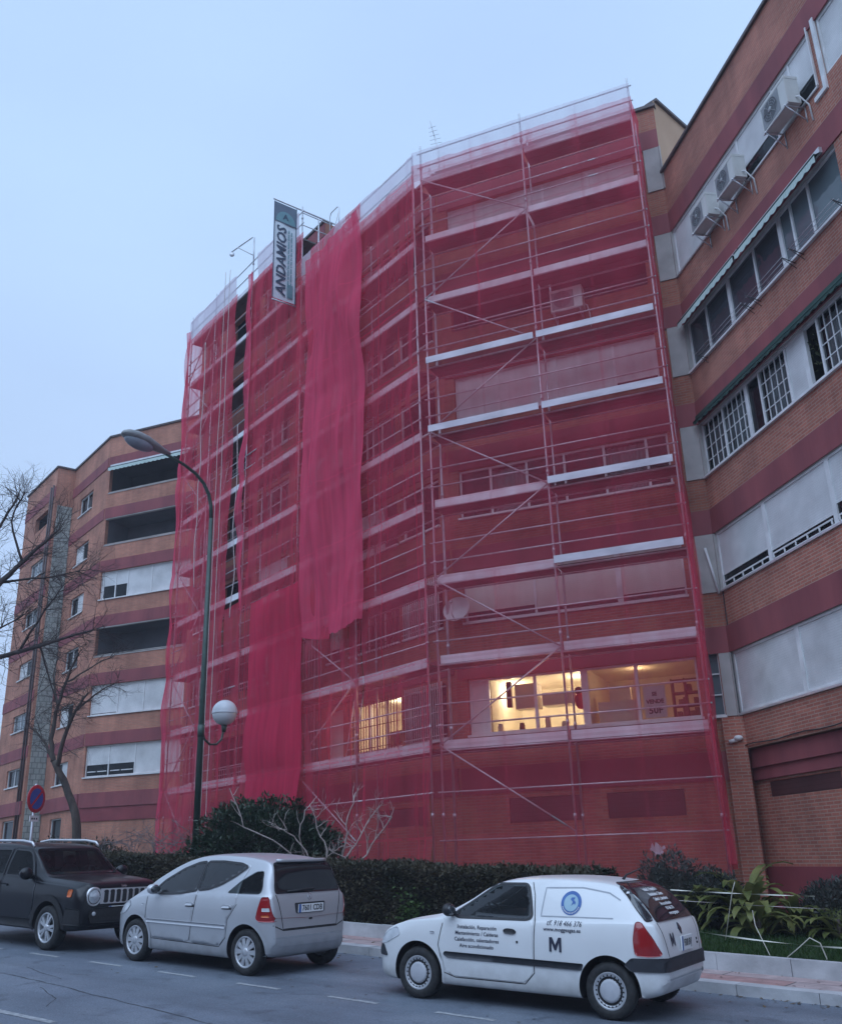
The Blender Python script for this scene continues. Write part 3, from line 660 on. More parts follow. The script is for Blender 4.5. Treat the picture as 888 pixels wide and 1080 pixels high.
def ac_unit(F, t, z, d, w, h, label, fan_side='front'):
    a = thing('air_conditioner', F(t, d, z), label, 'air conditioner', 'outdoor air conditioner units')
    mb = MB(); mb.box(F, t-w/2, t+w/2, d, d+.3, z, z+h); mb.box(F, t-w/2-.006, t+w/2+.006, d-.006, d+.306, z+h-.05, z+h+.012); obj('casing', mb, M['ac'], a)
    g = MB(); T = Matrix.Translation(F(t-.12*w, d+.302, z+h*.5)) @ Matrix(((F.r.x, 0, F.n.x, 0), (F.r.y, 0, F.n.y, 0), (0, 1, 0, 0), (0, 0, 0, 1)))
    R_ = h*.4; g.box(F, t-w/2+.04, t+w*.24, d+.301, d+.306, z+.04, z+h-.07, 1); g.lathe([(0, .008), (R_*.95, .008)], 24, T, 2)
    for q in (1., .8, .6, .4): g.lathe([(R_*q-.006, .013), (R_*q+.006, .013)], 24, T, 1)
    for i in range(8): x = pi*i/4; g.tube([T @ V((.03*cos(x), .03*sin(x), .015)), T @ V((R_*cos(x), R_*sin(x), .015))], .005, 4, 1)
    g.lathe([(0, .02), (R_*.25, .02), (R_*.25, .005)], 16, T, 1); obj('fan_grille', g, [M['ac'], M['ac_grille'], M['grey_dark']], a)
    b = MB()
    for x in (t-w/2+.08, t+w/2-.08):
        b.tube([F(x, .0, z-.03), F(x, d+.34, z-.03)], .016, 5); b.tube([F(x, .01, z-.35), F(x, d+.3, z-.04)], .014, 5); b.tube([F(x, .012, z), F(x, .012, z-.38)], .014, 5)
    b.tube([F(t-w/2, d+.3, z-.03), F(t+w/2, d+.3, z-.03)], .014, 5); obj('bracket', b, M['galv'], a)
    c = MB(); c.tube([F(t+w/2, d+.1, z+.15), F(t+w/2+.07, d+.08, z+.1), F(t+w/2+.1, .04, z-.12), F(t+w/2+.1, .02, z-.5)], .018, 6); obj('pipe', c, M['white'], a); return a
ac_unit(FW, 2.2, 15.42, .12, .84, .58, 'air conditioner farthest from the street on the top of the brick wing')
ac_unit(FW, 3.5, 15.42, .12, .84, .58, 'air conditioner in the middle of the three on the brick wing')
ac_unit(FW, 5.66, 15.42, .12, .92, .64, 'nearest and largest air conditioner high on the brick wing')
ac_unit(FR, 3.7, SILL[4]-.36, .06, .86, .62, 'white air conditioner behind the netting on the scaffolded wall')
ac_unit(FL, -12.75, SILL[3]+.12, -.5, .8, .6, 'pale air conditioner in the dark terrace left open by the netting')

def clothes_rack(F, t0, t1, z, label):
    c = thing('clothes_rack', F((t0+t1)/2, .1, z), label, 'clothes rack', 'clothes racks under the awning windows')
    mb = MB()
    for d in (.12, .22, .32): mb.tube([F(t0, d, z), F(t1, d, z)], .007, 5)
    obj('line', mb, M['galv'], c)
    b = MB()
    for x in (t0+.05, t1-.05):
        b.tube([F(x, .01, z-.1), F(x, .34, z+.02)], .01, 5); b.tube([F(x, .01, z-.22), F(x, .34, z+.02)], .008, 5)
    obj('bracket', b, M['black'], c)
clothes_rack(FW, .9, 3.2, SILL[3]-.02, 'wire clothes rack farthest from the street under the awning windows')
clothes_rack(FW, 3.4, 4.9, SILL[3]-.02, 'wire clothes rack under the awning windows, between the other two racks')
clothes_rack(FW, 5.1, 6.7, SILL[3]-.02, 'wire clothes rack nearest the street under the awning windows')
mb = MB()
for i in range(40):
    p = FW(4.75 + random.gauss(0, .1), -.16 + random.gauss(0, .05), SILL[2]+.75+random.gauss(0, .2)); q = V((random.gauss(0, .05), random.gauss(0, .05), random.gauss(0, .06)))
    mb.add([p, p+q, p+q*.4+V((.03, .02, .05))], [(0, 1, 2)])
tag(obj('potted_plant', mb, leafy('window_plant_leaf', (.05, .07, .03), (.12, .13, .08)), origin=FW(4.75, -.1, SILL[2]+.5)), 'trailing plant in the open dark pane of the wing', 'plant')

# ---------------------------------------------------------------- block at the left
Cb = thing('apartment_building', (-16.1, 45.8, 1), 'distant orange brick block at the left edge with balconies and a grey-green glazed strip', 'apartment building')
FM = Frame((-16.14, 45.78), -23); FA = Frame((-16.14, 45.78), -52); FS = Frame((-20.28, 49.51), 38); FO = Frame((-20.28, 49.51), -52)
SL = [5.56 + 2.83*k for k in range(6)]; TOPC = 22.85
ops = [(.12, 9, SL[k], SL[k]+1.42) for k in range(6)]
opa = [(-4.15, -2.1, SL[k]-.1, SL[k]+.95) for k in range(6)] + [(-4.0, -2.3, 2.9, 3.9)]
opo = [(-3.4, -1.0, SL[k]+.1, SL[k]+1.0) for k in range(6)] + [(-3.2, -1.2, 2.9, 4.0)]
mb = MB(); wall(mb, FM, 0, 9, -.2, TOPC, ops); wall(mb, FA, -5.5, 0, -.2, TOPC, opa); wall(mb, FO, -5.6, 0, -.2, TOPC, opo)
wall(mb, FS, 0, .97, -.2, TOPC, [])
prism(mb, [xy(FM(9, 0, 0)), xy(FM(9, -10, 0)), xy(FO(-5.6, -9, 0)), xy(FO(-5.6, 0, 0))], -.2, TOPC, skip=(3,))
obj('wall', mb, M['brick_far'], Cb)
foot = [xy(FO(-5.6, 0, 0)), xy(FO(0, 0, 0)), xy(FS(.97, 0, 0)), xy(FM(0, 0, 0)), xy(FM(9, 0, 0)), xy(FM(9, -10, 0)), xy(FO(-5.6, -9, 0))]
slab(Cb, foot, TOPC-.2)
for F, a, b in ((FM, -.04, 9), (FA, -5.5, -.04), (FO, -5.68, .05), (FS, .0, .97)):
    c = MB(); c.box(F, a, b, -.25, .07, TOPC, TOPC+.1); obj('coping', c, M['coping'], Cb)
for k in range(-1, 6):
    z = SL[k]+1.42 if k >= 0 else 4.2
    for F, a, b in ((FM, .04, 9), (FA, -5.5, -.04), (FO, -5.6, 0)): band(Cb, F, a, b, z+.004, z+.58 if k >= 0 else 4.85, .035 if k >= 0 else .1)
band(Cb, FM, .04, 9, 3.6, 4.2, .05, 'band_dark')
mb = MB(); mb.box(FS, .15, .95, .004, .06, 2.2, SL[5]+.9); obj('glazed_strip', mb, brick('grey_green_glass_block', (.36, .41, .38), (.44, .48, .45), (.25, .28, .27), .28, .28, .03, .6), Cb)
mb = MB(); mb.box(FM, 5.3, 9, .005, .03, 1., 3.6); obj('entrance', mb, M['dark'], Cb)  # flat dark panel standing for the unlit entrance opening
for k in range(6):
    z0, z1 = SL[k], SL[k]+1.42
    if k in (5, 4, 2):
        room(Cb, FM, .12, 9, z0, z1, -.22, 1.5, M['grey_dark'] if k != 5 else M['dark'], 'balcony_recess')
        q = MB(); q.box(FM, .13, 9, -.2, .03, z0-.06, z0-.004); q.tube([FM(.13, -.05, z0+.05), FM(9, -.05, z0+.05)], .02); obj('balcony_rail', q, M['plaster'], Cb)
        q = MB(); q.box(FM, .13, 9, -.15, .02, z1-.05, z1-.004); obj('lintel', q, M['plaster'], Cb)
    elif k == 3: window(Cb, FM, .12, 9, z0, z1, (.25, 1.0, 1.75, 3.2, 6), ['s', ('s', .5), ('s', .5), 's', 's', 's'])
    elif k == 1: window(Cb, FM, .12, 9, z0, z1, (1.7, 3.2, 6), [('s', .05), 's', 's', 's'])
    else: window(Cb, FM, .12, 9, z0, z1, (1.45, 2.95, 6), [('s', .4), ('s', .4), 's', 's'])
    a, b, c, d = opa[k]; window(Cb, FA, a, b, c, d, ((a+b)/2,), [['c', 's'], ['s', 'g'], ['c', 'c']][k % 3], rdep=.6)
    a, b, c, d = opo[k]
    if k == 5: room(Cb, FO, a, b, c, d, -.22, 1., M['dark'], 'balcony_recess')
    else: window(Cb, FO, a, b, c, d, ((a+b)/2,), [['c', 'c'], ['p', 'p'], ['s', 'c']][k % 3], rdep=.6)
for o_ , F in ((opa[-1], FA), (opo[-1], FO)): window(Cb, F, *o_, (), ['c'], rdep=.6)
for k in (0,):
    for (x0, x1) in ((.22, .72), (.82, 1.35), (1.58, 2.1), (2.2, 2.85)):
        q = MB(); q.box(FM, x0, x1, -.115, -.09, SL[0]+.22, SL[0]+.26); obj('sash_rail', q, M['white'], Cb)
for x in (-5.3, -4.9):
    mb = MB(); mb.tube([FO(x+4.6, .06, .5), FO(x+4.6, .06, TOPC-1)], .05, 6); obj('drainpipe', mb, M['coping'], Cb)
awning(FM, .2, 5.2, SL[5]+1.42, .1, .25, 'green_awning', 'small awning with a pale scalloped edge on the top balcony of the distant block', .16, 'pale_awning')

# things fixed to the scaffolded block
d = thing('satellite_dish', FR(.23, .3, 7.4), 'round white satellite dish behind the netting at the second floor', 'satellite dish')
T = Matrix.Translation(FR(.23, .32, 7.4)) @ Matrix(((FR.r.x, 0, FR.n.x, 0), (FR.r.y, 0, FR.n.y, 0), (0, 1, 0, 0), (0, 0, 0, 1))) @ Matrix.Rotation(radians(-20), 4, 'X')
mb = MB(); mb.lathe([(0, 0), (.12, .008), (.24, .03), (.34, .065), (.35, .07), (.34, .05), (.2, .0), (0, -.02)], 28, T); obj('reflector', mb, M['paper'], d)
mb = MB(); mb.tube([T @ V((0, -.33, .05)), T @ V((0, -.3, .3)), T @ V((0, -.05, .42))], .014, 6); mb.sphere(T @ V((0, -.03, .43)), .04); obj('feed_arm', mb, M['galv'], d)
mb = MB(); mb.tube([FR(.23, .02, 7.2), FR(.23, .2, 7.2), FR(.23, .28, 7.38)], .02, 6); obj('bracket', mb, M['galv'], d)
an = thing('tv_antenna', (.97, 26, TOPR-.25), 'thin aerial mast leaning above the roof edge', 'antenna')
mb = MB(); mb.tube([(.97, 26, TOPR-.25), (.95, 26, 23.9), (.72, 26.1, 25.2)], [.03, .025, .015], 6); obj('mast', mb, M['galv'], an)
mb = MB()
for i in range(6): z = 24.0+.17*i; x = .93-.03*i; mb.tube([(x-.22+.02*i, 26.05, z), (x+.22-.02*i, 26.0, z+.05)], .008, 4)
obj('aerial_rod', mb, M['galv'], an)

# ---------------------------------------------------------------- houses across the street, behind the camera
def across(a0, a1, b, h, m, label):
    F = Frame(xy(st(a0, b)), math.degrees(atan2(SU.y, SU.x))); w = a1-a0; z0 = gz(a0)-.3
    o = thing('apartment_building', F(w/2, 0, z0), label, 'apartment building')
    ops = [(1.2+3*i, 2.9+3*i, z0+3.4+2.9*k, z0+4.8+2.9*k) for i in range(int((w-1)/3)) for k in range(int((h-3)/2.9))]
    mb = MB(); wall(mb, F, 0, w, z0, z0+h, ops); prism(mb, [xy(F(w, 0, 0)), xy(F(w, -9, 0)), xy(F(0, -9, 0)), xy(F(0, 0, 0))], z0, z0+h, skip=(3,)); obj('wall', mb, M[m], o)
    slab(o, [xy(F(0, 0, 0)), xy(F(w, 0, 0)), xy(F(w, -9, 0)), xy(F(0, -9, 0))], z0+h)
    for q in ops[::1]:
        mb = MB(); mb.quad(F, [(q[0], -.15, q[2]), (q[1], -.15, q[2]), (q[1], -.15, q[3]), (q[0], -.15, q[3])]); obj('window', mb, M['glass_grey'], o)
FACE = -13
across(-16, 4, FACE, 13, 'brick_far', 'four-storey orange brick block across the street behind the camera, nearer the low end')
across(7, 30, FACE, 11, 'brick', 'three-storey dark brick block across the street behind the camera, nearer the high end')

mb = MB(); pts = [FW(w_*.5, .03+.01*sin(w_), 3.66+.02*sin(w_*1.7)) for w_ in range(0, 28)]; mb.tube(pts, .012, 5); mb.tube([FW(0.1, .02, 3.66), FW(.1, .02, 4.3), FW(.1, .02, 7.1)], .012, 5); obj('cable', mb, M['black'], Bw)
mb = MB(); mb.tube([FR(6.33, .08, 8.15), FR(6.42, .08, 7.6), FR(6.5, .08, 7.05)], .03, 7); obj('drainpipe', mb, M['white'], A)  # white end bracket of the scaffold, shaped as a pipe
mb = MB(); mb.tube([FR(6.30, .2, 3.75), FR(6.5, .2, 3.8)], .045, 7); mb.sphere(FR(6.5, .22, 3.82), .1, .07, .06); obj('white_drain', mb, M['white'], A)  # white drain fitting in the inner corner, gives no light
# ================================================================== SCAFFOLD
S = thing('scaffold', FR(0, 1, 0), 'grey steel tube scaffold covering the whole front of the tall brick block', 'scaffold')
DO, DI = 1.0, .34
RT = [-.05, 3.0, 6.05]; LT = [.17, -2.93, -6.13, -9.73, -12.83, -15.03]
LV_R = [2*k for k in range(2, 11)]; 
def ltop(t): return 23.25 if t < -6.2 else (23.25 if abs(t+6.13) < .2 else 21.15)
def gbase(F, t, d): p = F(t, d, 0); return gz(ab(p.x, p.y)[0]) + GARD
def pole(F, t, d, z1, r=.026):
    mb = MB(); z0 = gbase(F, t, d); mb.tube([F(t, d, z0+.02), F(t, d, z1)], r, 8); mb.box(F, t-.075, t+.075, d-.075, d+.075, z0-.01, z0+.015)
    z = z0+2
    while z < z1-.3: mb.tube([F(t, d, z-.05), F(t, d, z+.05)], r+.012, 8); z += 2
    obj('upright_pole', mb, M['galv'], S)
for t in RT: pole(FR, t, DO, 21.3); pole(FR, t, DI, 21.0 if t != 6.05 else 20.3)
for t in LT: pole(FL, t, DO, ltop(t)); pole(FL, t, DI, ltop(t)-.2)
def platform(F, a, b, z, i):
    if a > b: a, b = b, a
    mb = MB(); a += .04; b -= .04; nb = 2; w = (DO-.06-DI-.04)/nb
    for k in range(nb):
        d0 = DI+.05+k*w; sg = -.012
        mb.box(F, a, b, d0, d0+w-.012, z-.055, z)
    p = obj('platform', mb, M['plank'], S)
    o_ = .28 if (F is FR and (z in (12, 14) or (z in (8, 10) and i == 1))) else 0
    tb = MB(); tb.box(F, (-2.0 if F is FL and o_ else a), b, DO-.075+o_, DO-.045+o_, z-.03, z+(.15 if o_ else .17)); obj('toe_board', tb, M['zinc' if o_ else 'deck'], p)
    lb = MB(); lb.tube([F(a-.04, DO, z-.07), F(b+.04, DO, z-.07)], .024, 6); lb.tube([F(a-.04, DI, z-.07), F(b+.04, DI, z-.07)], .024, 6); obj('ledger', lb, M['galv'], p)
for z in LV_R:
    for i in range(2): platform(FR, RT[i], RT[i+1], z, i)
for i in range(5):
    for z in [2*k for k in range(2, 12)]:
        if z > 20.5 and i < 2: continue
        platform(FL, LT[i], LT[i+1], z, i)
def rail(F, a, b, z, d=DO+.03, r=.02, name='guard_rail', m='galv'):
    mb = MB(); mb.tube([F(a, d, z), F(b, d, z)], r, 6); obj(name, mb, M[m], S)
for z in LV_R+[2]:
    for h in (.5, 1.0):
        if z == 2 and h == .5: continue
        rail(FR, RT[0]-.1, RT[2]+.1, z+h)
rail(FR, RT[0]-.1, RT[2]+.1, 1.95)
for z in [2*k for k in range(1, 12)]:
    for h in (.5, 1.0):
        if z == 2 and h == .5: continue
        a = .25 if z < 21 else LT[2]+.15
        rail(FL, a, LT[5]-.1, z+h)
for z in (22.5, 23.0):                        # end guard at the step
    mb = MB(); mb.tube([FL(LT[2], DO, z), FL(LT[2], DI-.5, z)], .02, 6); obj('guard_rail', mb, M['galv'], S)
# zig-zag braces on the outer plane
def brace(F, a, za, b, zb):
    mb = MB(); mb.tube([F(a, DO+.05, za), F(b, DO+.05, zb)], .021, 6); obj('diagonal_brace', mb, M['galv'], S)
zz = [(20, 0), (18, 1), (16, 0), (14, 1), (12, 0), (10, 1), (8, 0), (6, 1), (4, 0), (2, 1)]
for (z0, i0), (z1, i1) in zip(zz, zz[1:]): brace(FR, RT[i0], z0+.05, RT[i1], z1+.05)
for (a, b) in ((1, 2), (4, 5)):
    for k in range(1, 11 if b == 5 else 10): brace(FL, LT[a if k % 2 else b], 2*k+.05, LT[b if k % 2 else a], 2*k+2.05)
def ladder(F, t, z0, z1, d, lean, label=None):
    mb = MB()
    for s in (-.2, .2): mb.tube([F(t+s, d, z0), F(t+s+lean*.15, d-lean, z1)], .018, 6)
    n = int((z1-z0)/.28)
    for i in range(1, n):
        f = i/n; mb.tube([F(t-.2+lean*.15*f, d-lean*f, z0+(z1-z0)*f), F(t+.2+lean*.15*f, d-lean*f, z0+(z1-z0)*f)], .013, 5)
    o = obj('ladder', mb, M['alu'], S)
ladder(FL, -3.35, 4.05, 6.4, .95, .4); ladder(FL, -9.2, 4.05, 6.3, .8, .3); ladder(FL, -12.2, 14, 16.3, .8, .3)
# hoop guard at the step and the hoist arm over the gap
mb = MB(); hp = [FL(-6.1, DI-.45, 22.1), FL(-6.1, DI-.45, 23.3), FL(-6.02, DI-.45, 23.42), FL(-5.6, DI-.45, 23.42), FL(-5.5, DI-.45, 23.3), FL(-5.5, DI-.45, 22.1)]
mb.tube(hp, .02, 6); mb.tube([FL(-6.1, DI-.45, 22.7), FL(-5.5, DI-.45, 22.7)], .018, 6); mb.tube([FL(-6.1, DI-.45, 22.1), FL(-5.5, DI-.45, 23.2)], .018, 6); obj('hoop_guard', mb, M['galv'], S)
mb = MB(); mb.tube([FL(LT[3], DO, 22.9), FL(LT[3], DO, 24.1)], .03, 6); mb.tube([FL(LT[3]+.05, DO+.1, 24.05), FL(LT[3]-1.2, DO+.35, 24.0)], .026, 6); mb.tube([FL(LT[3], DO, 23.3), FL(LT[3]-.8, DO+.3, 24.0)], .02, 6)
mb.sphere(FL(LT[3]-1.15, DO+.35, 23.86), .1, .05, .1); obj('hoist_arm', mb, M['galv'], S)
# stub of the deck the banner hangs from
mb = MB(); mb.tube([FL(-6.25, -1.4, 23.2), FL(-6.25, 2.08, 23.2)], .03, 7); obj('banner_arm', mb, M['galv'], S); mb = MB(); mb.tube([FL(-6.25, DO, 19.2), FL(-6.25, 2.05, 19.2)], .022, 6); obj('banner_arm', mb, M['galv'], S)

# ================================================================== NETTING
def net(name, F, t0, t1, z0, z1, d, m, label, nt=None, nz=None, billow=.10, seed=0, gather=None, botf=None, ties=2., group='debris netting sheets'):
    nt = nt or max(10, int(abs(t1-t0)/.11)); nz = nz or max(12, int((z1-z0)/.16)); mb = MB(); P = []; U = []
    for j in range(nz+1):
        for i in range(nt+1):
            ft, fz = i/nt, j/nz; t = t0+(t1-t0)*ft; zb = z0 + (botf(ft) if botf else 0); z = zb+(z1-zb)*fz
            pull = abs(sin(pi*z/ties))**.7                       # held in at every lift
            w = noise.noise(V((t*.9+seed, z*.35, seed*3.1))) * billow*1.3 + noise.noise(V((t*3.2+seed, z*.5, seed+9))) * billow*.55 + noise.noise(V((t*7+seed*2, z*.7, 4)))*billow*.22
            dd = d + w*(.35+.65*pull) - .05*(1-pull)
            if gather: t, dd = gather(t, z, dd)
            P.append(F(t, dd, z)); U.append((t, z))
    fs = [(j*(nt+1)+i, j*(nt+1)+i+1, (j+1)*(nt+1)+i+1, (j+1)*(nt+1)+i) for j in range(nz) for i in range(nt)]
    mb.add(P, fs, U, 0, True)
    return tag(obj(name, mb, M[m], origin=F((t0+t1)/2, d, z0)), label, 'netting', group)
DN = DO+.13
net('safety_net', FR, -.30, 6.12, 1.0, 20.55, DN, 'net', 'broad sheet of thin red netting over the right-hand scaffold face', seed=1, botf=lambda f: -.12*sin(pi*f)+.12*f)
net('safety_net', FL, -2.45, .30, 1.3, 20.3, DN, 'net', 'red netting strip on the left-hand face beside the building corner', seed=2)
net('safety_net', FL, -6.1, -2.45, 1.2, 20.2, DN, 'net', 'red netting sheet behind and below the heavy flap on the left-hand face', seed=3)
net('safety_net', FL, -9.68, -5.9, 1.2, 22.05, DN, 'net', 'middle red netting sheet below the banner, between flap and open gap', seed=17)
net('safety_net', FL, -15.25, -10.72, 1.2, 22.1, DN, 'net', 'red netting sheet at the far left end of the scaffold', seed=4)
net('safety_net', FL, -10.85, -9.55, 1.2, 9.7, DN, 'net', 'narrow red netting strip below the open gap', seed=5, nt=12)
def flap_bot(f): return -.12*sin(pi*f) + .2*(1-f)**2 + .2*noise.noise(V((f*2.6, 1, 2))) + .13*noise.noise(V((f*9, 4, 2)))
net('safety_net', FL, -5.45, -2.15, 7.5, 20.5, DN+.16, 'net2', 'heavy crimson netting flap hanging doubled over the left-hand face', seed=6, billow=.22, botf=flap_bot, ties=5., gather=lambda t, z, d: (t+.16*noise.noise(V((z*.45, t*.3, 3))), d))
net('safety_net', FL, -8.5, -5.4, 2.9, 9.4, DN+.15, 'net3', 'lower doubled crimson netting panel above the big green bush', seed=7, billow=.12, gather=lambda t, z, d: (t+.15*noise.noise(V((z*.5, t*.3, 8))), d))
net('safety_net', FL, -9.8, -9.45, 9.4, 22.4, DN+.06, 'net2', 'bunched crimson netting edge hanging along the open gap', seed=8, nt=14, billow=.2)
net('safety_net', FL, -15.35, -15.0, 1.6, 22.6, DN+.02, 'net2', 'bunched netting edge wrapped round the far left corner pole', seed=9, nt=12, billow=.2)
def right_gather(t, z, d): return t + .07*sin(z*1.1), d
net('safety_net', FR, 6.0, 6.2, 1.3, 9.2, DN+.05, 'net', 'bunched crimson netting along the right-hand end pole', seed=10, nt=14, billow=.2, gather=right_gather)
FE = Frame(xy(FR(6.12, DN, 0)), 67)          # return sheet at the right end, running back to the wall
net('safety_net', FE, 0, .95, 1.2, 20.5, 0, 'net', 'red netting sheet closing the right-hand end of the scaffold', seed=11, nt=12, billow=.03)
net('guard_mesh', FR, -.28, 6.1, 20.05, 21.06, DO+.08, 'net_white', 'pale guard mesh along the roof edge of the right-hand face', seed=12, billow=.05, group='pale guard mesh strips')
net('guard_mesh', FL, -6.1, .28, 20.05, 21.05, DO+.08, 'net_white', 'pale guard mesh along the roof edge left of the building corner', seed=13, billow=.05, group='pale guard mesh strips')
net('guard_mesh', FL, -9.2, -6.2, 22.05, 23.05, DO+.08, 'net_white', 'pale guard mesh behind the hanging banner', seed=14, billow=.05, group='pale guard mesh strips')
net('guard_mesh', FL, -15.1, -10.9, 22.05, 23.02, DO+.08, 'net_white', 'pale guard mesh at the far left end of the roof edge', seed=15, billow=.05, group='pale guard mesh strips')
net('guard_mesh', FL, -5.4, -2.4, 20.4, 21.02, DO+.12, 'net', 'red netting folded over the top rail at the head of the heavy flap', seed=16, billow=.05)

# torn white scraps low on the right-hand net
mb = MB()
for i in range(1):
    p = FR(4.7, DN+.12, 1.62); n = 40; r = .2
    pts = [p + FR.r*(r*cos(2*pi*k/n)*random.uniform(.25, 1.1)) + V((0, 0, r*.7*sin(2*pi*k/n)*random.uniform(.25, 1.1))) + FR.n*random.uniform(0, .03) for k in range(n)]
    mb.add(pts, [tuple(range(n))])
tag(obj('torn_plastic', mb, M['net_white'], origin=FR(4.7, DN, 1.7)), 'torn pale plastic scraps caught low on the red netting', 'plastic sheet')

# banner hanging from the arm at the step of the scaffold
FB = Frame(xy(FL(-6.25, 2.05, 0)), 38)        # runs from its outer edge back to the scaffold
ban = thing('banner', FB(.45, 0, 19.3), 'tall narrow vertical banner reading ANDAMIOS above the scaffold', 'banner')
BW, Z0, Z1 = .88, 19.28, 23.12
mb = MB(); n = 24
P = [FB(BW*i/8, .02*sin(i*.8)*sin(3*j/n), Z0+(Z1-Z0)*j/n) for j in range(n+1) for i in range(9)]
mb.add(P, [(j*9+i, j*9+i+1, (j+1)*9+i+1, (j+1)*9+i) for j in range(n) for i in range(8)], None, 0, True)
obj('banner_cloth', mb, noisy('pale_banner_vinyl', (.56, .62, .66), (.64, .70, .73), 2, .45), ban)
M['navy'] = noisy('banner_navy', (.02, .035, .075), (.03, .05, .09), 3, .5); M['teal'] = noisy('banner_teal', (.10, .22, .25), (.16, .30, .33), 2, .5); M['slate'] = noisy('banner_slate', (.09, .12, .17), (.12, .16, .21), 2, .5)
def on_banner(vs, fs, x0, z0, rot, m, name, lift=.03):
    mb = MB()
    mb.add([FB(x0 + (x*cos(rot)-y*sin(rot)), lift, z0 + x*sin(rot)+y*cos(rot)) for x, y in vs], fs); mb2 = mb
    obj(name, mb, M[m], ban)
q = MB(); q.quad(FB, [(.02, .026, 22.32), (BW-.02, .026, 22.32), (BW-.02, .026, Z1-.02), (.02, .026, Z1-.02)]); obj('header_panel', q, M['slate'], ban)
q = MB(); q.quad(FB, [(.06+.38*(1+cos(pi*k/12)), .03, 22.36+.45*sin(pi*k/12)) for k in range(13)]); obj('header_emblem', q, M['teal'], ban)
vs, fs = text_geo('A', .3, .01); on_banner(vs, fs, .44, 22.58, 0, 'navy', 'lettering', .036)
vs, fs = text_geo('ANDAMIOS', .62, .014, shear=.18); xs = [v[0] for v in vs]; ys = [v[1] for v in vs]
k = 2.78/(max(xs)-min(xs)); ky = .38/(max(ys)-min(ys)); cx, cy = (max(xs)+min(xs))/2, (max(ys)+min(ys))/2
on_banner([((x-cx)*k, (y-cy)*ky) for x, y in vs], fs, .30, 20.8, pi/2, 'navy', 'lettering')
for i in range(3):
    q = MB(); a = .56+.11*i; z = 19.45
    while z < 22.1:
        h = random.uniform(.06, .3); q.quad(FB, [(a, .03, z), (a+.045, .03, z), (a+.045, .03, min(z+h, 22.2)), (a, .03, min(z+h, 22.2))]); z += h+.04
    if i < 2: obj('small_print', q, M['teal'], ban)
q = MB(); q.quad(FB, [(.55, .028, 19.42), (.77, .028, 19.42), (.77, .028, 19.95), (.55, .028, 19.95)]); obj('emblem', q, M['teal'], ban)
e = MB()
for x0, x1, z0, z1 in ((0, .02, Z0, Z1), (BW-.02, BW, Z0, Z1)): e.box(FB, x0, x1, -.01, .03, z0, z1)
obj('hem', e, M['navy'], ban)
# hoist ropes in the gap
M['rope'] = noisy('pale_hoist_rope', (.5, .44, .42), (.62, .56, .54), 12, .8)
for i, (t, d, zt, lb) in enumerate(((-10.95, 1.35, 23.2, 'pale hoist rope nearest the pole hanging in front of the netting'), (-11.2, 1.42, 23.2, 'second pale hoist rope hanging in front of the netting'), (-9.85, 1.3, 16.2, 'twisted rope tied along the right side of the open gap'), (-13.0, 1.28, 21.0, 'knotted rope trailing down the far left netting'))):
    mb = MB(); pts = []; zb = 1.5 if i < 2 else (9.2 if i == 2 else 11); n = 50
    for j in range(n+1):
        z = zt+(zb-zt)*j/n; w = .02 if i < 2 else .09
        pts.append(FL(t + w*noise.noise(V((z*.7, i, 0))), d + w*noise.noise(V((z*.6, i, 7))), z))
    mb.tube(pts, .012 if i < 2 else .015, 5); tag(obj('rope', mb, M['rope'], origin=FL(t, d, zb)), lb, 'rope', 'ropes hanging on the scaffold')

# ================================================================== STREET FURNITURE
M['pole_green'] = noisy('dark_green_painted_steel', (.028, .055, .045), (.045, .08, .065), 3, .45)
M['globe'] = noisy('opal_globe', (.66, .67, .68), (.76, .77, .78), 3, .22); M['lens'] = noisy('lamp_lens', (.22, .25, .29), (.3, .33, .37), 3, .2)
LB = V((-5.67, 24.31, 0)); lz = gz(ab(LB.x, LB.y)[0])+GARD
FLm = Frame((LB.x, LB.y), degrees_ := math.degrees(atan2(-SV.y, -SV.x)))     # t runs out over the street
L_ = thing('street_lamp', (LB.x, LB.y, lz), 'tall dark green street lamp with a curved arm and a white globe lower down', 'street lamp')
mb = MB(); mb.tube([FLm(0, 0, lz), FLm(0, 0, lz+1.2)], .11, 12); mb.tube([FLm(0, 0, lz+1.2), FLm(0, 0, 10.4)], [.085, .058], 12); mb.tube([FLm(0, 0, lz+1.17), FLm(0, 0, lz+1.24)], .125, 12); obj('pole', mb, M['pole_green'], L_)
mb = MB(); arc = [(0, 10.38), (.03, 10.75), (.12, 11.05), (.32, 11.33), (.62, 11.53), (.98, 11.65), (1.3, 11.72), (1.62, 11.77)]
mb.tube([FLm(t, 0, z) for t, z in arc], [.055, .052, .05, .047, .044, .041, .039, .038], 10); obj('arm', mb, M['pole_green'], L_)
T = Matrix.Translation(FLm(2.28, 0, 11.86)) @ Matrix(((FLm.r.x, FLm.n.x, 0, 0), (FLm.r.y, FLm.n.y, 0, 0), (0, 0, 1, 0), (0, 0, 0, 1))) @ Matrix.Rotation(radians(-5), 4, 'Y')
mb = MB()
st_ = [(-.78, .05, .05, 0), (-.6, .075, .065, 0), (-.3, .13, .10, .01), (0, .165, .135, .02), (.3, .17, .14, .02), (.55, .14, .11, .01), (.68, .08, .06, 0), (.72, .02, .02, 0)]
vs = []
st_ = [(x, w*1.35, h*1.35, u_) for x, w, h, u_ in st_]
for x, w, h, up in st_:
    for k in range(14): a = 2*pi*k/14; vs.append(T @ V((x, w*cos(a), up + (h if sin(a) > 0 else h*.55)*sin(a))))
mb.add(vs, [(i*14+k, i*14+(k+1) % 14, (i+1)*14+(k+1) % 14, (i+1)*14+k) for i in range(7) for k in range(14)]+[tuple(range(14))[::-1], tuple(range(98, 112))], None, 0, True)
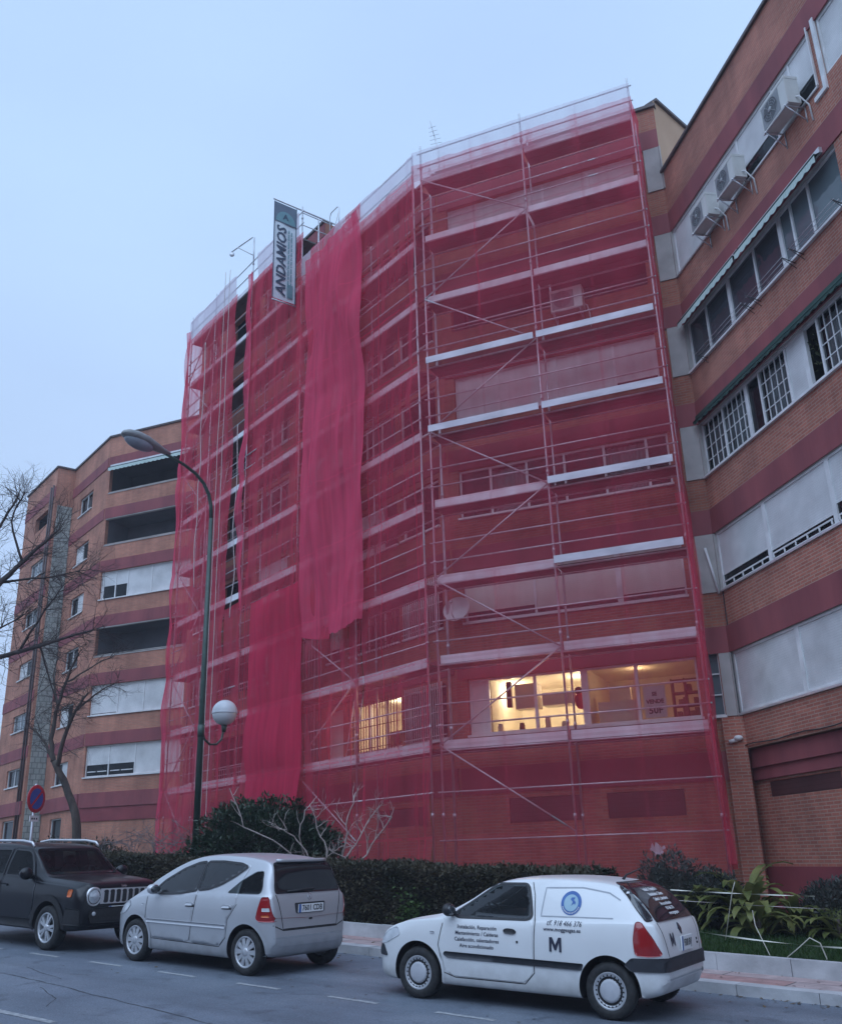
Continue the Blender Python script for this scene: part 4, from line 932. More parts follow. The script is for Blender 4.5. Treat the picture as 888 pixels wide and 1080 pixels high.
head = obj('lamp_head', mb, noisy('grey_lamp_housing', (.20, .21, .21), (.27, .28, .28), 4, .4), L_)
mb = MB(); mb.sphere(T @ V((.18, 0, -.08)), .44, .19, .17, M=T.to_3x3().to_4x4()); obj('lens', mb, M['lens'], head)
GP = FLm(-.75, 0, 5.27)
mb = MB(); mb.tube([FLm(-.05, 0, 4.75), FLm(-.12, 0, 4.56), FLm(-.3, 0, 4.44), FLm(-.52, 0, 4.46), FLm(-.68, 0, 4.6), FLm(-.73, 0, 4.8)], .028, 8); mb.tube([FLm(-.745, 0, 4.78), FLm(-.75, 0, 4.97)], [.045, .085], 10); mb.tube([FLm(0, 0, 4.6), FLm(0, 0, 4.9)], .085, 10); obj('globe_bracket', mb, M['pole_green'], L_)
mb = MB(); mb.lathe([(.32*sin(pi*k/20), .32*cos(pi*k/20)) for k in range(10, 20)]+[(0, -.32)], 28, Matrix.Translation(GP)); gl = obj('globe', mb, M['globe'], L_)
mb = MB(); mb.lathe([(0, .33)]+[(.328*sin(pi*k/20), .33*cos(pi*k/20)) for k in range(1, 11)]+[(.335, -.02), (.322, -.03)], 28, Matrix.Translation(GP)); obj('globe_cap', mb, noisy('grey_white_globe_cap', (.55, .57, .60), (.66, .68, .7), 3, .3), gl)

# no-parking sign on its post
SP = V((-9.8, 24.65, 0)); FSg = Frame((SP.x, SP.y), -4); sz = gz(ab(SP.x, SP.y)[0])+.12
M['sign_blue'] = noisy('sign_blue', (.025, .075, .30), (.035, .10, .36), 5, .4); M['sign_red'] = noisy('sign_red', (.42, .02, .035), (.5, .035, .05), 5, .4)
sg = thing('traffic_sign', (SP.x, SP.y, sz), 'round blue no-parking sign with a red rim on a grey post', 'traffic sign')
mb = MB(); mb.tube([(SP.x, SP.y, sz), (SP.x, SP.y, 3.62)], .03, 10); obj('post', mb, M['galv'], sg)
FSg = Frame((SP.x, SP.y), 74)
T = Matrix.Translation(FSg(0, .05, 3.26)) @ Matrix(((FSg.r.x, 0, FSg.n.x, 0), (FSg.r.y, 0, FSg.n.y, 0), (0, 1, 0, 0), (0, 0, 0, 1)))
mb = MB(); mb.lathe([(0, -.02), (.33, -.02), (.335, 0), (.33, .006), (.25, .006)], 32, T, 1); mb.lathe([(0, .005), (.25, .005)], 32, T, 0)
a = radians(45); q = [V((x*cos(a)-y*sin(a), x*sin(a)+y*cos(a), .009)) for x, y in ((-.27, -.028), (.27, -.028), (.27, .028), (-.27, .028))]
mb.add([T @ p for p in q], [(0, 1, 2, 3)], None, 1); obj('disc', mb, [M['sign_blue'], M['sign_red']], sg)
mb = MB(); mb.box(FSg, -.17, .17, .03, .045, 2.72, 2.86); pl = obj('plate', mb, M['white'], sg)
mb = MB()
for x in (-.11, -.03, .06): mb.box(FSg, x, x+.05, .046, .049, 2.77, 2.81)
obj('plate_mark', mb, M['ink'], pl)

# barrier tape and stakes on the lawn
M['tape'] = noisy('pale_barrier_tape', (.62, .60, .50), (.78, .76, .68), 8, .5); M['stake'] = noisy('pale_wooden_stake', (.45, .42, .36), (.6, .56, .48), 9, .8)
def tape(a0, z0, a1, z1, b0, b1, sag, label, w=.05, m='tape'):
    mb = MB(); n = 40; L0 = []; L1 = []
    for i in range(n+1):
        f = i/n; tw = f*9; p = st(a0+(a1-a0)*f, b0+(b1-b0)*f, z0+(z1-z0)*f - sag*4*f*(1-f)); o = V((0, 0, cos(tw)*w/2)) + SV*(sin(tw)*w/2)
        L0.append(p-o); L1.append(p+o)
    mb.add(L0+L1, [(i, i+1, n+2+i, n+1+i) for i in range(n)], None, 0, True)
    return tag(obj('barrier_tape', mb, M[m], origin=st(a0, b0, z0)), label, 'barrier tape', 'barrier tapes on the lawn')
tape(7.0, .62, 3.0, .50, 14.7, 14.7, .10, 'pale barrier tape sagging just above the garden kerb', .02)
tape(7.4, .98, 5.0, .98, 16.6, 16.6, .01, 'red and white barrier tape stretched in front of the leafy plants', .02)
tape(7.6, .80, 2.5, .82, 16.9, 16.9, .03, 'thin cord stretched low in front of the leafy plants', .008, 'rope')
def stake(pts, label, r=.007):
    mb = MB(); mb.tube([st(*p) for p in pts], r, 6); tag(obj('stake', mb, M['stake'], origin=st(*pts[0])), label, 'stake', 'stakes and loops on the lawn')
stake([(5.15, 14.7, GARD), (5.5, 15.2, .62), (5.62, 15.5, .8)], 'thin leaning stick on the lawn left of the white loop')
stake([(4.95, 14.55, GARD), (4.72, 14.6, .42), (4.55, 14.6, .56), (4.42, 14.6, .50), (4.36, 14.6, .30), (4.35, 14.6, GARD)], 'bent white plastic loop stuck in the lawn edge', .009)
stake([(6.5, 16.5, GARD), (6.32, 16.6, .98), (6.25, 16.6, 1.15)], 'slanting pale stake among the leafy plants', .008)

# ================================================================== VEGETATION
M['hedge'] = leafy('dark_hedge_leaf', (.016, .024, .012), (.085, .068, .04), 1.3, .6, .1); M['hedge_core'] = noisy('foliage_core_shade', (.012, .011, .009), (.028, .023, .017), 7, .95, bump=.6)  # hedge_core: dark solid standing for the shade deep inside the foliage
M['laurel'] = leafy('glossy_dark_leaf', (.015, .035, .018), (.04, .07, .035), 2.5, .3, .12)
M['bark'] = noisy('grey_brown_bark', (.045, .035, .03), (.10, .08, .065), 7, .9, bump=.5, stretch=(1, 1, .25))
M['twig'] = noisy('dark_twig', (.035, .027, .026), (.07, .055, .05), 9, .9); M['twig_grey'] = noisy('grey_twig', (.13, .11, .11), (.22, .19, .19), 9, .9); M['pale_twig'] = noisy('pale_peeling_twig', (.30, .25, .23), (.48, .41, .38), 9, .85)
M['frond'] = leafy('mid_green_blade_leaf', (.09, .125, .035), (.27, .27, .09), 3, .45, .3); M['grey_leaf'] = leafy('grey_green_small_leaf', (.045, .055, .05), (.10, .11, .10), 3, .6, .2)
M['ivy'] = leafy('bright_ivy_leaf', (.04, .085, .02), (.09, .15, .04), 5, .5, .3)
def leaf(mb, p, d, l, w, fold=.25, m=0):
    d = d.normalized(); s = d.cross(V((0, 0, 1)))
    if s.length < .05: s = V((1, 0, 0))
    s.normalize(); s = (s*cos(fold*random.uniform(-3, 3)) + d.cross(s)*sin(fold*random.uniform(-3, 3))).normalized(); up = s.cross(d)
    mb.add([p, p+d*l*.45+s*w/2+up*w*.2, p+d*l, p+d*l*.45-s*w/2+up*w*.2], [(0, 1, 2), (0, 2, 3)], None, m)
def hedge(a0, a1, b0, b1, h, n, label):
    root = thing('hedge', st((a0+a1)/2, (b0+b1)/2, GARD), label, 'hedge')
    mb = MB(); na = int((a1-a0)/.25); sec = []
    prof = [(b0+.12, GARD), (b0+.08, h*.6), (b0+.12, h-.12), (b0+.3, h-.06), (b1-.3, h-.06), (b1-.1, h-.15), (b1-.1, GARD)]
    for i in range(na+1):
        a = a0+.1+(a1-a0-.2)*i/na
        for b, z in prof: sec.append(st(a, b+.05*noise.noise(V((a*1.5, z*3, b))), z+(.07*noise.noise(V((a*.8, b, 2))) if z > .5 else 0)))
    k = len(prof); mb.add(sec, [(i*k+j, i*k+j+1, (i+1)*k+j+1, (i+1)*k+j) for i in range(na) for j in range(k-1)] + [tuple(range(k)), tuple(range(na*k, na*k+k))[::-1]])
    obj('hedge_core', mb, M['hedge_core'], root)
    lm = MB()
    for _ in range(n):
        r = random.random(); a = random.uniform(a0, a1)
        if r < .58: b, z, nd = b0 + random.gauss(.06, .04), GARD + (h-GARD)*random.random()**.9, -SV
        elif r < .9: b, z, nd = random.uniform(b0, b1), h+random.gauss(-.04, .035), V((0, 0, 1))
        else:
            b, z = random.uniform(b0, b1), random.uniform(GARD, h); a = a0 if random.random() < .5 else a1; nd = SU*(1 if a == a1 else -1)
        z += .07*noise.noise(V((a*.8, b, 2))) if z > h*.8 else 0
        d = nd + V((random.gauss(0, .8), random.gauss(0, .8), random.gauss(.2, .7))); l = random.uniform(.03, .10)
        leaf(lm, st(a, b, z), d, l, l*.55)
    obj('hedge_leaves', lm, M['hedge'], root); return root
hedge(7.85, 23.5, 14.25, 15.5, 1.30, 52000, 'long clipped dark hedge behind the parked cars')
def bush(c, rx, ry, rz, n, m, label, name='bush', ls=(.08, .17), core=True, wr=.38):
    root = thing(name, c, label, name); c = V(c); lm = MB(); cr = MB()
    if core:
        cr.sphere(c+V((0, 0, rz*.36)), rx*.74, ry*.74, rz*.5, 18, 12)
        for i in range(len(cr.v)): cr.v[i] += V((noise.noise(cr.v[i]*1.7), noise.noise(cr.v[i]*1.7+V((5, 0, 0))), noise.noise(cr.v[i]*1.7+V((0, 5, 0)))))*.22
        obj('dark_core', cr, M['hedge_core'], root)
    for _ in range(n):
        th = random.uniform(0, 2*pi); ph = math.acos(random.uniform(-.25, 1)); r = random.uniform(.72, 1.0)
        u_ = V((sin(ph)*cos(th), sin(ph)*sin(th), cos(ph)))
        f = 1 + .28*noise.noise(u_*2.3+c) + .12*noise.noise(u_*6+c); p = c + V((0, 0, rz*.35)) + V((u_.x*rx, u_.y*ry, u_.z*rz*.72))*r*f
        if p.z < c.z-.1: continue
        l = random.uniform(*ls); leaf(lm, p, u_+V((random.gauss(0, .7), random.gauss(0, .7), random.gauss(.15, .5))), l, l*wr)
    obj('leaves', lm, M[m], root); return root
def gp(x, y): a, b = ab(x, y); return V((x, y, gz(a)+GARD))
bush(gp(-3.9, 23.5), 1.95, 1.2, 2.15, 18000, 'laurel', 'big dark glossy-leaved bush behind the silver car', 'bush')
for (x, y, rx, rz, lb) in ((4.55, 19.6, .75, 1.25, 'grey-leaved shrub at the end of the hedge beyond the white van'), (5.2, 19.0, .6, .95, 'small grey-leaved shrub between the hedge end and the leafy plants'), (6.9, 17.9, .6, .85, 'low dusky shrub against the dark red plinth')):
    bush(gp(x, y), rx, rx, rz, 2600, 'grey_leaf', lb, 'shrub', (.05, .12))
def clump(x, y, h, n, label, spread=1., w=.1, ang=None):
    """rosette of long arching blades"""
    root = thing('leafy_plant', gp(x, y), label, 'plant', 'broad-leaved plants on the lawn'); base = gp(x, y); mb = MB()
    for i in range(n):
        th = random.uniform(0, 2*pi); l = h*random.uniform(.7, 1.15); el = random.uniform(.35, 1.25); hd = V((cos(th), sin(th), 0)); side = V((-sin(th), cos(th), 0)); p0 = base+hd*random.uniform(0, .2)+V((0, 0, random.uniform(0, h*.45))); P = []; k = 7
        for j in range(k+1):
            f = j/k; e = el - f*f*1.5*spread; p = p0 if j == 0 else p + (hd*cos(e)+V((0, 0, sin(e))))*l/k
            ww = w*(.25+1.5*f*(1-f)*1.6)*(0 if j == k else 1); P += [p-side*ww, p+V((0, 0, -.02)), p+side*ww]
        mb.add(P, [(3*j+q, 3*j+q+1, 3*j+q+4, 3*j+q+3) for j in range(k) for q in range(2)], None, 0, True)
    obj('leaves', mb, M['frond'], root); s = MB(); s.tube([base-V((0, 0, .05)), base+V((.02, .03, h*.5))], [.06, .03], 7); obj('stem', s, M['bark'], root)
clump(5.65, 18.6, 1.15, 60, 'tallest broad-leaved plant in front of the wing corner')
clump(4.95, 19.1, .9, 46, 'broad-leaved plant left of the tallest one, by the netting foot')
clump(6.35, 18.2, .82, 46, 'broad-leaved plant right of the tallest one, by the red plinth')
clump(5.5, 17.7, .75, 34, 'low broad-leaved plant on the lawn edge behind the tapes', 1.3)
clump(6.7, 17.3, .65, 30, 'lowest broad-leaved plant nearest the right edge of the lawn', 1.3)
# ivy spray in the hedge and a yellow leaf
mb = MB()
for i in range(170):
    p = st(11.15+random.gauss(0, .17), 14.18-abs(random.gauss(0, .07)), .38+abs(random.gauss(.15, .18))); l = random.uniform(.05, .11); leaf(mb, p, V((random.gauss(0, 1), random.gauss(-.6, 1), random.gauss(.3, .6))), l, l*.7)
tag(obj('ivy', mb, M['ivy'], origin=st(11.1, 14.1, .3)), 'bright green sprig growing out of the foot of the dark hedge', 'plant')
# bare trees and shrubs
def limb(mb, pts, r0, r1, n=7):
    k = len(pts); mb.tube(pts, [r0+(r1-r0)*(i/(k-1)) for i in range(k)], n, 0)
def smooth(pts, sub=4, jit=.0):
    pts = [V(p) for p in pts]; out = []
    for i in range(len(pts)-1):
        p0, p1, p2, p3 = pts[max(i-1, 0)], pts[i], pts[i+1], pts[min(i+2, len(pts)-1)]
        for k in range(sub):
            t = k/sub; q = .5*((2*p1)+(p2-p0)*t+(2*p0-5*p1+4*p2-p3)*t*t+(3*p1-p0-3*p2+p3)*t**3); out.append(q+V((random.gauss(0, jit), random.gauss(0, jit), random.gauss(0, jit))))
    return out+[pts[-1]]
def twigs(mb, p, d, l, r, depth, droop=.0, spread=.7, kids=(2, 4)):
    pts = [V(p)]; d = V(d).normalized(); k = 4
    for i in range(k): d = (d + V((random.gauss(0, .16), random.gauss(0, .16), random.gauss(0, .14)-droop*.1))).normalized(); pts.append(pts[-1]+d*l/k)
    mb.tube(pts, [r*(1-.14*i) for i in range(k+1)], 5 if depth > 1 else 3, 0, False)
    if depth == 0: return
    for i in range(random.randint(*kids)+1):
        j = random.randint(1, k); nd = (d + V((random.gauss(0, spread), random.gauss(0, spread), random.gauss(.12, spread*.7)))).normalized()
        twigs(mb, pts[j], nd, l*random.uniform(.5, .8), r*random.uniform(.45, .65), depth-1, droop, spread, kids)
def bare_tree(base, trunk, limbs, label, depth, tl, m='bark', tm='twig', r0=.16, tr=.016, dens=4, droop=0., name='bare_tree'):
    root = thing(name, base, label, 'tree' if 'tree' in name else 'shrub'); mb = MB()
    limb(mb, smooth(trunk, 4, .012), r0, r0*.62, 9)
    for pts, ra, rb in limbs: limb(mb, smooth(pts, 4, .015), ra, rb, 7)
    obj('trunk', mb, M[m], root); tw = MB()
    for pts, ra, rb in limbs:
        sp = smooth(pts, 3)
        for i in range(1, len(sp)):
            d0 = (sp[i]-sp[i-1]).normalized()
            for _ in range(dens if i > len(sp)*.35 else max(1, dens//3)):
                twigs(tw, sp[i], d0*.7+V((random.gauss(0, .7), random.gauss(0, .7), random.gauss(.1, .5))), tl*random.uniform(.6, 1.2), tr, depth, droop)
    obj('crown', tw, M[tm], root); return root
b0 = V((-11.9, 34.0, gz(30)+GARD)); fk = V((-12.98, 34, 5.13))
bare_tree(b0, [b0, (-11.95, 34, 2.6), (-12.1, 34, 3.4), (-12.5, 34.05, 4.26), fk],
    [([fk, (-13.19, 34.1, 5.88), (-13.0, 33.9, 7.03), (-12.67, 33.7, 8.0), (-12.3, 33.5, 8.8)], .095, .03),
     ([(-12.86, 34, 4.91), (-12.5, 33.6, 6.1), (-12.1, 33.3, 6.8), (-11.7, 33.1, 7.3)], .085, .03),
     ([fk, (-13.6, 34.3, 5.95), (-14.2, 34.5, 6.45)], .06, .02), ([(-12.2, 33.4, 6.7), (-11.6, 33.5, 7.3), (-11.0, 33.8, 7.75)], .045, .015),
     ([(-13.0, 33.9, 7.0), (-13.4, 34.2, 8.2), (-13.3, 34.4, 9.0)], .04, .015), ([(-12.67, 33.7, 7.8), (-11.9, 34.2, 8.5), (-11.3, 34.4, 8.9)], .035, .012)],
    'bare leaning tree with a forked trunk in front of the distant orange block', 2, .75, r0=.17, tr=.012, dens=2, droop=.35)
b1 = V((-13.6, 26.4, gz(26.7)+GARD))
bare_tree(b1, [b1, (-13.65, 26.4, 4), (-13.7, 26.3, 6.2), (-13.6, 26.2, 7.4)],
    [([(-13.68, 26.3, 6.4), (-12.45, 26.0, 6.9), (-11.2, 25.9, 7.26), (-10.17, 25.8, 7.5), (-9.1, 25.7, 7.75)], .10, .022),
     ([(-13.6, 26.2, 7.3), (-12.41, 26.0, 8.59), (-11.73, 26, 9.54), (-11.02, 26.1, 10.3), (-10.5, 26.2, 10.9)], .12, .025),
     ([(-13.6, 26.2, 7.3), (-13.3, 26.5, 9.2), (-12.6, 26.6, 10.9), (-12.0, 26.6, 12.2)], .10, .02),
     ([(-11.9, 26, 9.3), (-10.9, 26.4, 9.5), (-9.7, 26.7, 9.8)], .04, .012), ([(-11.4, 26, 9.9), (-11.7, 25.7, 11.0), (-11.4, 25.6, 11.8)], .04, .012),
     ([(-11.2, 25.9, 7.25), (-10.4, 25.5, 8.3), (-9.9, 25.3, 8.9)], .04, .012), ([(-10.6, 25.9, 7.4), (-10.3, 26.2, 6.4), (-10.1, 26.4, 5.7)], .03, .01), ([(-13.2, 26.3, 8), (-12.2, 26.2, 7.9), (-11.2, 26, 8.3)], .05, .012)],
    'large bare tree reaching in from beyond the left edge with dark limbs', 2, .85, m='twig', r0=.2, tr=.011, dens=4, droop=.15)
def bare_shrub(x, y, stems, label, m='pale_twig', r=.022, depth=2, tl=.4, dens=1):
    base = gp(x, y); root = thing('bare_shrub', base, label, 'shrub', 'leafless shrubs behind the hedge'); mb = MB()
    for pts in stems:
        sp = smooth([base+V(p) for p in pts], 4, .02); mb.tube(sp, [r*(1-.55*i/len(sp)) for i in range(len(sp))], 6, 0, False)
        for i in range(2, len(sp)):
            for _ in range(dens if random.random() < .75 else 0):
                d0 = (sp[i]-sp[i-1]).normalized(); twigs(mb, sp[i], d0*.6+V((random.gauss(0, .7), random.gauss(0, .5), random.gauss(.25, .45))), tl*random.uniform(.5, 1.2), r*.5, depth-1, 0, .7, (1, 2))
    obj('stem', mb, M[m], root)
bare_shrub(-2.35, 22.2, [[(0, 0, 0), (.1, -.1, .9), (-.05, -.15, 1.55), (-.3, -.2, 2.2)], [(0, 0, 0), (.25, -.1, .8), (.7, 0, 1.4), (1.1, .1, 2.0)], [(0, 0, 0), (-.2, 0, .9), (-.6, -.1, 1.5), (-.9, -.2, 1.7)],
    [(.05, 0, .2), (.4, .1, 1.1), (.5, .1, 1.8), (.65, .1, 2.3)], [(.1, 0, .1), (.6, 0, .7), (1.05, 0, 1.3), (1.5, 0, 1.9)]], 'pale leafless shrub standing against the red netting right of the big bush', r=.024, depth=3, tl=.42)
bare_shrub(-3.6, 22.6, [[(.9, 0, .6), (.3, -.4, 1.3), (-.45, -.5, 1.75), (-.85, -.5, 2.55)], [(1.0, 0, .4), (.75, -.5, 1.5), (.9, -.5, 2.1)]], 'single arching pale stem in front of the big bush', r=.019, depth=1, tl=.35)
for x, y, lb in ((-8.2, 26.9, 'leafless thicket left of the street lamp, nearest the distant block'), (-7.3, 26.4, 'leafless thicket close to the foot of the street lamp'), (-6.5, 25.9, 'leafless thicket between the street lamp and the thin shrubs')):
    bare_shrub(x, y, [[(random.uniform(-.2, .2), 0, 0), (random.uniform(-.5, .5), random.uniform(-.3, .3), .7), (random.uniform(-.7, .7), random.uniform(-.3, .3), 1.2), (random.uniform(-.9, .9), random.uniform(-.3, .3), random.uniform(1.3, 1.8))] for _ in range(7)], lb, m='twig_grey', r=.013, depth=2, tl=.4, dens=1)
for x, y in ((-11.0, 33), (-13.2, 35.5)):
    bush(gp(x, y), 1.2, 1.0, 1.2, 1500, 'hedge', 'low dark shrub at the foot of the leaning tree' if x > -12 else 'dark shrub behind the traffic sign', 'shrub')

# dead leaves and grit gathered along the kerb
mb = MB()
for _ in range(900):
    a = random.uniform(-2, 26); r = random.random(); b = KERB_B-.02-abs(random.gauss(0, .12)) if r < .6 else (random.uniform(13.15, 14.0) if r < .8 else random.uniform(9, KERB_B)); z = .006 if b < KERB_B else .124
    p = st(a, b, z+.004); t = random.uniform(0, 6.28); l = random.uniform(.015, .045); u_ = V((cos(t), sin(t), random.uniform(0, .25))); v_ = V((-sin(t), cos(t), random.uniform(0, .25)))
    mb.add([p-u_*l, p-v_*l*.5, p+u_*l, p+v_*l*.5], [(0, 1, 2, 3)])
tag(obj('leaf_litter', mb, noisy('dead_leaves', (.05, .035, .02), (.16, .11, .06), 3, .9), origin=st(8, 12.8)), 'dead leaves and grit scattered along the kerb', 'litter', kind='stuff')
# ================================================================== CARS
def car_paint(name, c, metal, rough, coat=1.):
    m, N, L, B = mat(name)
    tc = N.new('ShaderNodeTexCoord'); n = N.new('ShaderNodeTexNoise'); n.inputs['Scale'].default_value = 2.2; n.inputs['Detail'].default_value = 8; L.new(tc.outputs['Object'], n.inputs['Vector'])
    r = ramp(N, [(.3, tuple(x*.93 for x in c)), (.7, c)]); L.new(n.outputs['Fac'], r.inputs['Fac'])
    # road dirt on the sills
    sx = N.new('ShaderNodeSeparateXYZ'); L.new(tc.outputs['Object'], sx.inputs[0]); n2 = N.new('ShaderNodeTexNoise'); n2.inputs['Scale'].default_value = 5; n2.inputs['Detail'].default_value = 7; L.new(tc.outputs['Object'], n2.inputs['Vector'])
    a = N.new('ShaderNodeMath'); a.operation = 'MULTIPLY_ADD'; a.inputs[1].default_value = .35; L.new(n2.outputs['Fac'], a.inputs[0]); L.new(sx.outputs['Z'], a.inputs[2])
    rd = ramp(N, [(.36, (1, 1, 1)), (.62, (0, 0, 0))]); L.new(a.outputs[0], rd.inputs['Fac'])
    k = N.new('ShaderNodeMath'); k.operation = 'MULTIPLY'; k.inputs[1].default_value = .45; L.new(rd.outputs['Color'], k.inputs[0])
    x = N.new('ShaderNodeMix'); x.data_type = 'RGBA'; L.new(k.outputs[0], x.inputs['Factor']); L.new(r.outputs['Color'], x.inputs['A']); x.inputs['B'].default_value = (.10, .09, .08, 1) if max(c) > .1 else (.022, .021, .021, 1)
    L.new(x.outputs['Result'], B.inputs['Base Color']); B.inputs['Metallic'].default_value = metal
    mr = N.new('ShaderNodeMapRange'); mr.inputs['To Min'].default_value = rough; mr.inputs['To Max'].default_value = .7; L.new(k.outputs[0], mr.inputs['Value']); L.new(mr.outputs['Result'], B.inputs['Roughness'])
    B.inputs['Coat Weight'].default_value = coat; B.inputs['Coat Roughness'].default_value = .05
    if max(c) < .05: B.inputs['Specular IOR Level'].default_value = .3
    return m
def car_glass(name, c=(.012, .014, .017)):
    m, N, L, B = mat(name); B.inputs['Base Color'].default_value = (*c, 1); B.inputs['Roughness'].default_value = .03; B.inputs['IOR'].default_value = 1.6; B.inputs['Coat Weight'].default_value = .6
    tc = N.new('ShaderNodeTexCoord'); n = N.new('ShaderNodeTexNoise'); n.inputs['Scale'].default_value = 2.6; n.inputs['Detail'].default_value = 3; L.new(tc.outputs['Object'], n.inputs['Vector'])
    r = ramp(N, [(.4, c), (.62, tuple(x*2.6 for x in c))]); L.new(n.outputs['Fac'], r.inputs['Fac']); L.new(r.outputs['Color'], B.inputs['Base Color'])
    return m
M['paint_white'] = car_paint('white_van_paint', (.76, .77, .77), 0, .4, .5); M['paint_silver'] = car_paint('silver_metallic_paint', (.54, .55, .57), .45, .42, .3); M['paint_black'] = car_paint('black_suv_paint', (.006, .006, .009), 0, .3, .25)
M['car_glass'] = car_glass('tinted_car_glass'); M['car_clear'] = glassy('clear_car_glass', (.62, .68, .69), .82, (.02, .022, .025)); M['car_tint'] = glassy('dark_rear_car_glass', (.2, .22, .23), .6, (.014, .015, .018)); M['cabin'] = noisy('dark_cabin_lining', (.020, .021, .024), (.04, .04, .045), 6, .85); M['seat'] = noisy('charcoal_seat_cloth', (.028, .03, .036), (.06, .062, .07), 14, .9); M['seam'] = noisy('panel_gap', (.012, .012, .014), (.02, .02, .022), 9, .8); M['seam_soft'] = noisy('panel_edge_shade', (.33, .35, .38), (.40, .42, .45), 9, .6)  # seam_soft: grey strips draw the shade along pressed edges and creases
M['trim'] = noisy('dark_grey_bumper_plastic', (.022, .024, .03), (.035, .037, .045), 12, .55); M['cladding'] = noisy('black_textured_cladding', (.014, .014, .016), (.022, .022, .024), 30, .7)
M['red_lens'] = noisy('red_lamp_lens', (.26, .010, .014), (.34, .016, .02), 5, .12, coat=.6); M['clear_lens'] = noisy('clear_lamp_lens', (.42, .45, .48), (.62, .64, .66), 9, .08, coat=.6); M['orange_lens'] = noisy('orange_lamp_lens', (.55, .10, .02), (.62, .14, .03), 5, .15)
M['rim'] = noisy('painted_wheel_rim', (.48, .49, .51), (.58, .59, .61), 8, .35, .5); M['hub_grey'] = noisy('grey_plastic_wheel_cover', (.40, .41, .44), (.50, .51, .54), 8, .45)
M['blue_ink'] = noisy('blue_sticker', (.04, .12, .36), (.06, .16, .42), 6, .5); M['navy_ink'] = noisy('dark_navy_sticker', (.02, .025, .05), (.03, .035, .06), 6, .5); M['white_ink'] = noisy('white_sticker', (.7, .7, .7), (.78, .78, .78), 6, .5); M['teal_ink'] = noisy('pale_teal_sticker', (.30, .46, .55), (.36, .52, .6), 6, .5)

def pchip(xs, ys, x):
    n = len(xs)
    if x <= xs[0]: return ys[0]
    if x >= xs[-1]: return ys[-1]
    h = [xs[i+1]-xs[i] for i in range(n-1)]; d = [(ys[i+1]-ys[i])/h[i] for i in range(n-1)]
    def slope(i):
        if i == 0: return d[0]
        if i == n-1: return d[-1]
        if d[i-1]*d[i] <= 0: return 0.
        w1, w2 = 2*h[i]+h[i-1], h[i]+2*h[i-1]; return (w1+w2)/(w1/d[i-1]+w2/d[i])
    i = max(k for k in range(n-1) if xs[k] <= x); t = (x-xs[i])/h[i]; m0, m1 = slope(i)*h[i], slope(i+1)*h[i]
    return (2*t**3-3*t*t+1)*ys[i] + (t**3-2*t*t+t)*m0 + (-2*t**3+3*t*t)*ys[i+1] + (t**3-t*t)*m1
def curve_rows(pts, sub=3):
    out = []
    for i in range(len(pts)-1):
        p0, p1, p2, p3 = pts[max(i-1, 0)], pts[i], pts[i+1], pts[min(i+2, len(pts)-1)]
        for k in range(sub):
            t = k/sub; out.append(tuple(.5*(2*p1[c]+(p2[c]-p0[c])*t+(2*p0[c]-5*p1[c]+4*p2[c]-p3[c])*t*t+(3*p1[c]-p0[c]-3*p2[c]+p3[c])*t**3) for c in (0, 1)))
    out.append(pts[-1]); return [(max(0, a), b) for a, b in out]
